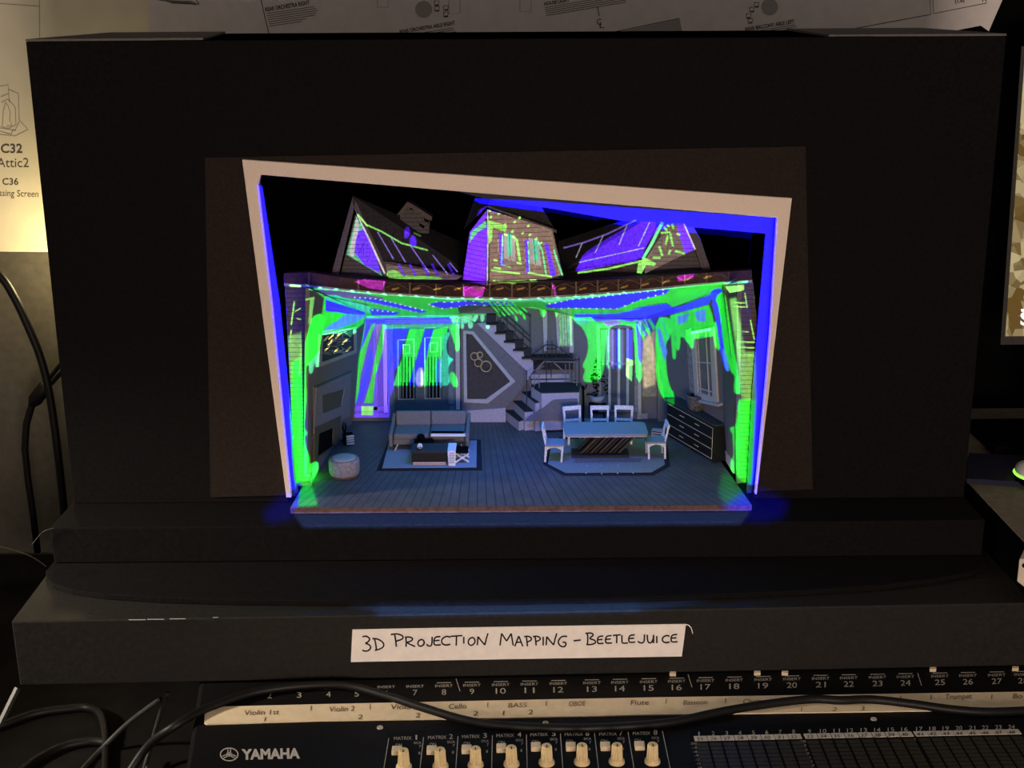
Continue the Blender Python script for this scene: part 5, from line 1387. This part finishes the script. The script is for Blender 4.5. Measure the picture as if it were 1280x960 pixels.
poly([(846, 279), (854, 279), (869, 311), (857, 317), (848, 292)], VIO, 3.0); rib([(855, 280), (866, 305), (869, 312)], 1.6, WHT, 1.6)
for a, b in (((826, 291), (838, 290)), ((838, 292), (841, 308)), ((835, 294), (832, 306)), ((824, 308), (828, 320)), ((844, 314), (856, 317)), ((816, 322), (826, 322)), ((846, 292), (850, 294)), ((840, 280), (842, 286)), ((834, 281), (837, 284)), ((838, 312), (836, 318)), ((830, 284), (834, 288))): rib([a, b], 2.6, LIME, 1.7)
# light spilled on the cornice
poly([(443, 352), (455, 349), (482, 351), (478, 363), (460, 360)], (0.4, 0.03, 0.75), 2.4); poly([(579, 358), (606, 359), (603, 371), (579, 370)], (0.4, 0.03, 0.75), 2.6); rib([(692, 356), (694, 369)], 3, (0.4, 0.05, 0.7), 1.8)
poly([(846, 345), (868, 342), (866, 348), (848, 352)], (0.4, 0.03, 0.75), 2.0)
for x in range(490, 900, 26): rib([(x, 362 if x < 760 else 362 - (x - 760) * .12), (x + 9, 360 if x < 760 else 359 - (x - 760) * .12)], 2.0, (0.6, 0.55, 0.12), 0.9)
# cornice fringe
rib([(386, 361), (400, 362), (430, 365), (480, 369.5), (560, 374.5), (650, 376), (720, 372), (800, 365.5), (880, 357), (935, 352)], 3.0, MINT, 0.9)
dots([(400, 360), (480, 368), (560, 373), (650, 374.5), (720, 371), (800, 364)], 18, MINT, 1.6, 1.6)

# --- ceiling, left half
poly([(390, 360), (440, 365), (560, 375), (612, 377), (612, 381), (580, 394), (458, 395), (404, 372)], GRN, 0.75)
poly([(392, 362), (430, 364), (480, 372), (478, 376), (440, 374), (400, 367)], LIL, 0.30)
poly([(407, 369), (420, 369), (462, 384), (470, 391), (456, 391), (405, 374)], CYA, 0.9)
rib([(404, 369), (430, 375), (462, 382)], 1.0, (0, 0, 0), 1)
poly([(444, 373), (470, 374), (520, 386), (536, 390), (526, 391.5), (490, 384), (460, 377)], BLU, 1.0); poly([(462, 387), (468, 386), (500, 391), (494, 394), (465, 394)], BLU, 1.0)
dots([(444, 372), (470, 374), (520, 386), (536, 390)], 6, WHT, 1.0); dots([(448, 376), (490, 384), (526, 391.5)], 6, LIL, 1.1); dots([(466, 388), (498, 391)], 6, WHT, 1.0)
poly([(537, 381), (546, 377.5), (650, 378), (664, 379.5), (654, 382), (605, 381.5), (575, 384), (553, 386)], BLU, 1.0)
dots([(537, 381), (546, 377.8), (650, 378)], 9, WHT, 1.0); dots([(542, 383.5), (553, 386), (575, 384), (605, 381.5), (654, 382)], 9, WHT, 1.0)
poly([(572, 384), (604, 382), (604, 392), (574, 392)], (0, 0, 0), 1); rib([(570, 393), (608, 393)], 1.6, GRN, 0.7)

# --- left wall
poly([(405, 373), (456, 390), (457, 394), (455, 404), (446, 411), (405, 418), (400, 412)], GRN, 1.0)
poly([(407, 374.5), (456, 390), (456, 394), (430, 392), (407, 389)], BLU, 1.5); rib([(408, 372), (456, 388)], 2.0, CYA, 0.8)
rib([(410, 384), (455, 393)], 0.7, VIO, 1.3)
poly([(455, 394), (455, 397), (440, 405), (422, 411), (404, 413), (414, 405), (432, 393)], SKY, 1.2, 1)
poly([(432, 392), (420, 402), (405, 407), (405, 391), (420, 390)], GRN, 1.2)
poly(smooth([(400, 413), (444, 410), (446, 416), (440, 418), (438, 423), (434, 416), (425, 418), (410, 418), (402, 419)], 1), MINT, 1.0)
for x, y in ((408, 423), (414, 421), (422, 420), (413, 428), (431, 427), (420, 438), (409, 436), (436, 436)): rib([(x - 3, y + 3), (x + 3, y - 3)], 1.6, (0.9, 0.8, 0.25), 1.3)
GL = [(389, 396), (404, 391), (405, 408), (402, 419), (400, 432), (398.5, 444), (397.5, 458), (394.5, 459), (394, 450), (392, 452), (390.5, 466), (387, 467), (386, 454), (382, 460), (379.5, 470), (379.5, 490), (378, 498), (375, 497),
      (372, 488), (371.5, 500), (375, 505), (375, 512), (371, 514), (373, 524), (381, 536), (385, 541), (383.5, 545), (379, 545), (381, 556), (386, 567), (387, 578), (388, 580), (397, 576), (398, 590), (389, 606), (369, 612), (364, 560), (368, 500), (374, 450), (384, 420)]
poly(smooth(GL, 1), GRN, 1.9)
poly([(394, 446), (399, 438), (398, 458), (394.5, 459), (394, 451), (390.5, 466), (387, 467), (386, 455)], MINT, 0.8, 1)
poly([(388, 372), (393, 373), (389, 405), (385, 405)], LIME, 0.5); rib([(381, 375), (393, 372)], 2.2, LIME, 0.5)
poly([(360, 420), (381, 415), (378, 500), (372, 608), (368, 600), (363, 500)], LIME, 0.9, 2)
poly([(366, 452), (381, 446), (382, 500), (379, 540), (384, 575), (386, 606), (370, 610), (363, 520)], GRN, 4.5, 2)
for a, b, wd in (((368, 377), (364, 406), 1.6), ((364, 412), (362, 430), 1.6), ((362, 357), (378, 358), 2.4), ((368, 390), (378, 384), 1.0), ((371, 398), (378, 400), 1.0), ((378, 418), (374, 470), 1.2)): rib([a, b], wd, LIME, 1.7)
poly([(366, 633), (371, 603), (388, 600), (397, 632)], GRN, 0.95, 2); poly([(363, 634), (371, 604), (377, 604), (372, 634)], BLU, 1.2, 2)

# --- back wall left of the door
poly([(456, 400), (486, 400), (487, 522), (443, 522), (447, 470)], VIO, 0.75)
poly([(457, 400), (470, 402), (460, 430), (451, 468), (447, 500), (444, 505), (448, 450)], GRN, 1.0)
poly([(458, 402), (466, 402), (456, 426), (450, 440)], BLU, 1.4); poly([(464, 430), (466, 450), (460, 478), (453, 502), (445, 503), (452, 478)], BLU, 1.4)
poly([(478, 404), (481, 404), (478, 440), (469, 470), (466, 504), (455, 504), (464, 474), (470, 440)], GRN, 1.0); poly([(470, 405), (477, 405), (470, 432)], LIL, 0.8)
poly([(452, 508), (467, 508), (466, 519), (452, 519)], LIME, 0.8)
rib([(457, 396), (575, 395)], 2.2, CYA, 0.9)
poly([(457, 397), (560, 397), (585, 396), (585, 404), (560, 404), (457, 405)], BLU, 1.6); poly([(562, 396), (590, 394), (592, 401), (582, 404), (566, 404)], MINT, 0.9, 1)
poly([(478, 406), (575, 404), (575, 411), (480, 411)], CYA, 0.5)
for q in ([(575, 404), (580, 404), (580, 411), (576, 411)], [(585, 402), (591, 402), (591, 410), (587, 411), (585, 408)], [(600, 393), (606, 393), (605, 402), (601, 403)], [(592, 394), (599, 393), (595, 402), (591, 403)]): poly(smooth(q), MINT, 1.0)
poly(smooth([(607, 406), (612, 406), (612, 411), (608, 411)]), MINT, 1.0)
# --- door
poly([(484, 411), (511, 411), (503, 432), (498, 455), (492, 466), (488, 482), (484, 482)], BLU, 3.0)
poly([(512, 411), (531, 411), (524, 436), (516, 462), (511, 482), (492, 482), (497, 462), (502, 450), (507, 428)], GRN, 2.0)
poly([(531, 412), (542, 412), (534, 440), (530, 460), (526, 482), (511, 482), (517, 460), (525, 436)], BLU, 3.0)
poly([(542, 412), (560, 408), (556, 430), (549, 450), (546, 482), (527, 482), (532, 455), (536, 432)], GRN, 2.0)
poly(smooth([(558, 415), (563, 416), (557, 430), (560, 446), (568, 449), (562, 454), (560, 462), (563, 482), (548, 482), (550, 455), (554, 440), (553, 425)], 1), CYA, 1.2)
poly([(546, 450), (551, 448), (551, 482), (545, 482)], SKY, 1.8, 1)
poly(smooth([(522, 462), (527, 458), (530, 466), (529, 476), (527, 484), (522, 483), (519, 474)], 1), LIL, 2.6, 1); poly(smooth([(526, 460), (529, 466), (528, 484), (526, 482)], 1), WHT, 2.5, 1)
poly([(490, 452), (494, 440), (492, 486), (487, 498), (486, 470)], VIO, 0.8, 1)
poly(smooth([(562, 406), (573, 405), (574, 424), (575, 432), (573, 440), (569, 438), (568, 428), (562, 414)], 1), GRN, 1.1)
poly(smooth([(563, 464), (568, 466), (572, 476), (572, 484), (567, 484), (562, 476)], 1), GRN, 1.1)
for x0, y0, x1, y1 in ((497, 425, 518, 484), (504, 431, 512.5, 443), (531, 422, 551.5, 484), (538, 429, 547, 440.5)): rib([(x0, y1), (x0, y0), (x1, y0 - .8), (x1, y1)], 0.9, MINT, 0.9)
# --- stairs
for k in range(7): rib([(612 + 5.5 * k, 378), (626 + 5.5 * k, 396 - k)], 2.2, GRN, 1.3)
for x, y in ((650, 390), (645, 398), (655, 396)): poly(smooth([(x - 2.5, y - 4), (x, y - 4), (x + 3, y + 3), (x, y + 4)]), GRN, 1.4)
# --- ceiling and crown, right half
poly([(640, 378), (680, 376), (730, 372), (800, 365), (880, 356), (905, 352), (905, 362), (880, 372), (800, 398), (716, 397), (690, 388), (650, 384)], GRN, 0.8)
poly([(673, 382), (684, 377.5), (740, 371.5), (800, 365), (838, 361), (832, 367), (800, 374), (770, 385), (720, 385), (690, 384)], BLU, 1.1)
dots([(684, 377.5), (740, 371.5), (800, 365), (838, 361)], 8, WHT, 1.0); dots([(690, 384), (720, 385.3), (770, 385), (800, 374), (838, 364)], 8, WHT, 1.0)
poly([(716, 391), (770, 389), (800, 383), (880, 368), (884, 358), (800, 374), (770, 386.5), (690, 385.5), (700, 391)], GRN, 0.9)
poly([(718, 393), (772, 392), (798, 383), (833, 379), (840, 384), (850, 383), (893, 366), (886, 380), (860, 388), (806, 400), (718, 400)], BLU, 1.3); rib([(806, 381), (832, 378.5), (842, 384), (880, 371)], 0.9, (0, 0, 0), 1)
poly(smooth([(888, 364), (896, 360), (904, 362), (904, 370), (898, 376), (888, 374)]), BLU, 1.8)
rib([(718, 392), (770, 391), (800, 385)], 1.3, SKY, 1.1)
# --- back wall right: drips, curtains, tree
poly(smooth([(673, 380), (682, 380), (682, 394), (679, 397), (676, 394)], 1), GRN, 0.9); poly(smooth([(692, 384), (698, 384), (697, 396), (694, 396)], 1), GRN, 0.9)
for k in range(5): poly([(698 + 3.4 * k, 386), (700.5 + 3.4 * k, 386), (702 + 3.2 * k, 432), (700.5 + 3.2 * k, 432)], (LIME, MINT)[k % 2], 0.45, 1)
poly(smooth([(715, 396), (760, 397), (800, 400), (800, 412), (785, 406), (765, 406), (758, 418), (757, 435), (754, 470), (744, 478), (731, 478), (728, 472), (732, 462), (727, 458), (734, 445), (736, 428), (729, 410), (718, 402)], 1), GRN, 1.3)
poly(smooth([(716, 397), (735, 398), (740, 404), (722, 406)], 1), CYA, 1.0)
poly([(735, 394), (800, 396), (798, 404), (775, 400), (745, 402)], BLU, 1.0, 1); poly([(752, 402), (770, 400), (778, 404), (760, 408)], LIL, 0.8, 1)
for x0, x1, c, I in ((758, 761, MINT, 1.0), (764, 767, LIL, 1.0), (769, 773, BLU, .7), (773, 776, MINT, .8), (776, 779, LIL, .5), (784, 790, BLU, 1.8)): poly([(x0, 412), (x1, 412), (x1, 462), (x0, 458)], c, I, 1)
poly([(783, 448), (791, 450), (790, 477), (783, 470)], LIME, 1.4)
poly([(790, 402), (797, 400), (802, 440), (803, 470), (799, 478), (795, 470), (793, 430)], GRN, 1.3)
poly([(795, 402), (800, 402), (803, 430), (802, 456), (798, 450)], BLU, 1.5)
for a, b in (((800, 402), (806, 420)), ((806, 399), (812, 416)), ((812, 398), (818, 410))): rib([a, b], [2, 3.4], CYA, 1.0)
poly([(798, 398), (822, 394), (818, 410), (806, 422), (801, 415)], BLU, 0.9, 1, .6)
for a, b in (((796, 403), (806, 426)), ((802, 401), (812, 418)), ((810, 399), (818, 412))): rib([a, b], [1.5, 4], GRN, 0.9)
poly([(805, 424), (819, 412), (819, 480), (805, 486), (803, 450)], (0.75, 0.65, 0.5), 0.45, 2)
poly(smooth([(820, 396), (838, 397), (841, 406), (838, 420), (832, 430), (832, 446), (834, 470), (838, 485), (843, 492), (843, 508), (836, 505), (826, 494), (821, 478), (819, 440)], 1), GRN, 1.3)
poly([(821, 410), (826, 412), (834, 440), (831, 452), (825, 432)], SKY, 1.1, 1); rib([(826, 398), (836, 424)], 2.2, CYA, .8)
# --- right wall
poly([(838, 394), (860, 388), (886, 381), (890, 392), (895, 416), (890, 420), (864, 424), (845, 420), (836, 408)], GRN, 1.05)
poly([(846, 396), (862, 391), (858, 402), (848, 406)], SKY, 1.0, 1); poly([(868, 390), (882, 386), (882, 402), (872, 402)], SKY, 0.9, 1)
for q in ([(838, 404), (843, 404), (845, 440), (845, 449), (841, 449), (840, 438)], [(845, 410), (851, 410), (850, 436), (847, 439), (844, 434)], [(855, 416), (867, 416), (867, 434), (864, 436), (860, 428), (856, 426)], [(890, 404), (900, 400), (901, 436), (896, 438), (892, 424)]): poly(smooth(q, 1), GRN, 1.1)
dots([(866, 416), (892, 411)], 5, MINT, 1.0, 1.6)
poly(smooth([(893, 372), (906, 362), (912, 400), (918, 440), (926, 480), (932, 500), (940, 560), (939, 606), (918, 592), (913, 588), (914, 574), (918, 568), (916, 552), (916, 543), (912, 537), (914, 533), (918, 534), (920, 528), (928, 520), (924, 510), (922, 508),
      (924, 503), (929, 502), (928, 492), (919, 493), (917, 486), (919, 470), (913, 464), (905, 440), (902, 420), (896, 400)], 1), GRN, 1.3)
poly(smooth([(889, 376), (896, 374), (901, 400), (904, 430), (909, 450), (912, 463), (907, 464), (902, 448), (898, 420), (894, 395)], 1), BLU, 1.6); poly(smooth([(902, 436), (906, 436), (913, 464), (907, 464)], 1), SKY, 1.2)
poly([(930, 545), (936, 545), (937, 575), (932, 575)], SKY, 0.9, 2)
poly([(912, 374), (920, 372), (931, 440), (944, 440), (945, 500), (940, 600), (930, 520), (921, 440)], LIME, 0.8, 2)
poly([(924, 500), (944, 500), (939, 606), (922, 604), (918, 560)], GRN, 2.6, 2)
poly([(906, 358), (930, 356), (930, 363), (912, 366)], LIME, 1.6)
for a, b in (((916, 378), (932, 379)), ((916, 383), (932, 384)), ((920, 427), (944, 428)), ((922, 434), (944, 435)), ((925, 443), (944, 444)), ((927, 414), (936, 415)), ((931, 366), (934, 385)), ((938, 400), (943, 425))): rib([a, b], 1.4, LIME, 1.5)
poly([(940, 632), (938, 606), (920, 596), (903, 592), (897, 614), (908, 632)], GRN, 0.22, 4)
# glow drawn on the floor in front of the portal legs
poly([(905, 634), (936, 612), (950, 612), (985, 628), (978, 646), (955, 652), (925, 650)], BLU, 1.1, 9); poly([(330, 640), (352, 620), (366, 622), (366, 648), (335, 654)], BLU, 1.1, 9)
poly([(366, 642), (938, 639), (925, 656), (380, 660)], (0.16, 0.33, 1.0), 0.9, 3)
poly([(470, 757), (800, 754), (800, 762), (470, 768)], (0.12, 0.33, 1.0), 0.5, 8)
poly([(430, 757), (560, 757), (760, 755), (890, 751), (800, 762), (640, 766), (500, 768)], (0.12, 0.33, 1.0), 0.6, 6, .6)
# grey-blue raster light on the plank floor
FLOORI = 0.035

# fine streaks in the picture
rng = np.random.RandomState(4)
def _vn(h, w_, sy, sx):
    g = rng.rand(h // sy + 3, w_ // sx + 3); yy = np.arange(h) / sy; xx = np.arange(w_) / sx
    y0 = yy.astype(int); x0 = xx.astype(int); fy = (yy - y0)[:, None]; fx_ = (xx - x0)[None]
    return g[y0][:, x0] * (1 - fy) * (1 - fx_) + g[y0 + 1][:, x0] * fy * (1 - fx_) + g[y0][:, x0 + 1] * (1 - fy) * fx_ + g[y0 + 1][:, x0 + 1] * fy * fx_
yr = slice((376 - Y0) * SC, (612 - Y0) * SC)
hh, ww = ART[yr].shape[:2]
ART[yr] *= (0.62 + 0.55 * _vn(hh, ww, 46, 4) + 0.25 * _vn(hh, ww, 7, 7))[..., None].astype(np.float32)
yr = slice((250 - Y0) * SC, (376 - Y0) * SC)
hh, ww = ART[yr].shape[:2]
ART[yr] *= (0.70 + 0.30 * _vn(hh, ww, 5, 9) + 0.30 * _vn(hh, ww, 24, 24))[..., None].astype(np.float32)

# --- pre-warp the picture for the projector's own point of view, as a media server does
bpy.context.view_layer.update()
from mathutils.bvhtree import BVHTree
bv, bf = [], []
for ob in scene.objects:
    if ob.type == 'MESH':
        k = len(bv); mw_ = ob.matrix_world
        bv += [mw_ @ v_.co for v_ in ob.data.vertices]; bf += [[k + i for i in p_.vertices] for p_ in ob.data.polygons]
bvh = BVHTree.FromPolygons(bv, bf)
tgt = pt(640, 488, YP(1.30))
PF_ = (tgt - PROJ).normalized(); PR_ = PF_.cross(Vector((0, 0, 1))).normalized(); PU_ = PR_.cross(PF_)
IW, IH = 1280, 1240
HX = 0.27; HY = HX * IH / IW
img = bpy.data.images.new('projector_frame', IW, IH, alpha=False, float_buffer=True)
img.colorspace_settings.name = 'Non-Color'
BUF = np.zeros((IH, IW, 4), np.float32); BUF[..., 3] = 1
GAIN = np.ones((IH, IW), np.float32)     # brightness levelled for slanted surfaces
PXX = np.full((IH, IW), -1.0); PYY = np.full((IH, IW), -1.0)
for j in range(IH):
    v = ((j + .5) / IH * 2 - 1) * HY
    base = PF_ + PU_ * v
    for i in range(IW):
        d = base + PR_ * (((i + .5) / IW * 2 - 1) * HX)
        qx, qy = px_of(PROJ + d * (1.30 / d.length))
        if not (X0 - 60 < qx < X1 + 60 and Y0 - 60 < qy < Y1 + 60): continue
        loc, nrm, idx, dist = bvh.ray_cast(PROJ, d)
        if loc is not None:
            PXX[j, i], PYY[j, i] = px_of(loc)
            GAIN[j, i] = min(0.95 / max(abs(nrm.dot(d)) / d.length, .2), 4.5)
U = (PXX - X0) * SC - .5; V = (PYY - Y0) * SC - .5
ok = (U > 0) & (V > 0) & (U < ART.shape[1] - 2) & (V < ART.shape[0] - 2)
U = np.where(ok, U, 0); V = np.where(ok, V, 0); iu = U.astype(int); iv = V.astype(int); fu = (U - iu)[..., None]; fv = (V - iv)[..., None]
S = ART[iv, iu] * (1 - fu) * (1 - fv) + ART[iv, iu + 1] * fu * (1 - fv) + ART[iv + 1, iu] * (1 - fu) * fv + ART[iv + 1, iu + 1] * fu * fv
BUF[..., :3] = np.where(ok[..., None], S * GAIN[..., None], 0)
img.pixels.foreach_set(BUF.ravel()); img.update(); img.pack()

pd = bpy.data.lights.new('video_projector', 'SPOT'); pd.energy = PROJ_W; pd.shadow_soft_size = 0.0; pd.spot_blend = 0.0
pd.spot_size = 2 * math.atan(math.hypot(HX, HY)) * 1.03
po = bpy.data.objects.new('video_projector', pd); COL.objects.link(po)
Mp = Matrix.Identity(4)
for i in range(3): Mp[i][0] = PR_[i]; Mp[i][1] = PU_[i]; Mp[i][2] = -PF_[i]; Mp[i][3] = PROJ[i]
po.matrix_world = Mp
pd.use_nodes = True; nt = pd.node_tree
em = [n for n in nt.nodes if n.type == 'EMISSION'][0]
tc = nt.nodes.new('ShaderNodeTexCoord'); sp = nt.nodes.new('ShaderNodeSeparateXYZ'); nt.links.new(tc.outputs['Normal'], sp.inputs[0])


def mth(op, a, b):
    n = nt.nodes.new('ShaderNodeMath'); n.operation = op
    for s_, q in zip(n.inputs, (a, b)):
        if isinstance(q, (int, float)): s_.default_value = q
        else: nt.links.new(q, s_)
    return n.outputs[0]


uu = mth('ADD', mth('MULTIPLY', mth('DIVIDE', sp.outputs[0], sp.outputs[2]), -1 / (2 * HX)), .5)
vv = mth('ADD', mth('MULTIPLY', mth('DIVIDE', sp.outputs[1], sp.outputs[2]), -1 / (2 * HY)), .5)
cb = nt.nodes.new('ShaderNodeCombineXYZ'); nt.links.new(uu, cb.inputs[0]); nt.links.new(vv, cb.inputs[1])
it = nt.nodes.new('ShaderNodeTexImage'); it.image = img; it.extension = 'CLIP'; it.interpolation = 'Linear'
nt.links.new(cb.outputs[0], it.inputs[0]); nt.links.new(it.outputs['Color'], em.inputs['Color']); em.inputs['Strength'].default_value = 1.0
clear_marks()
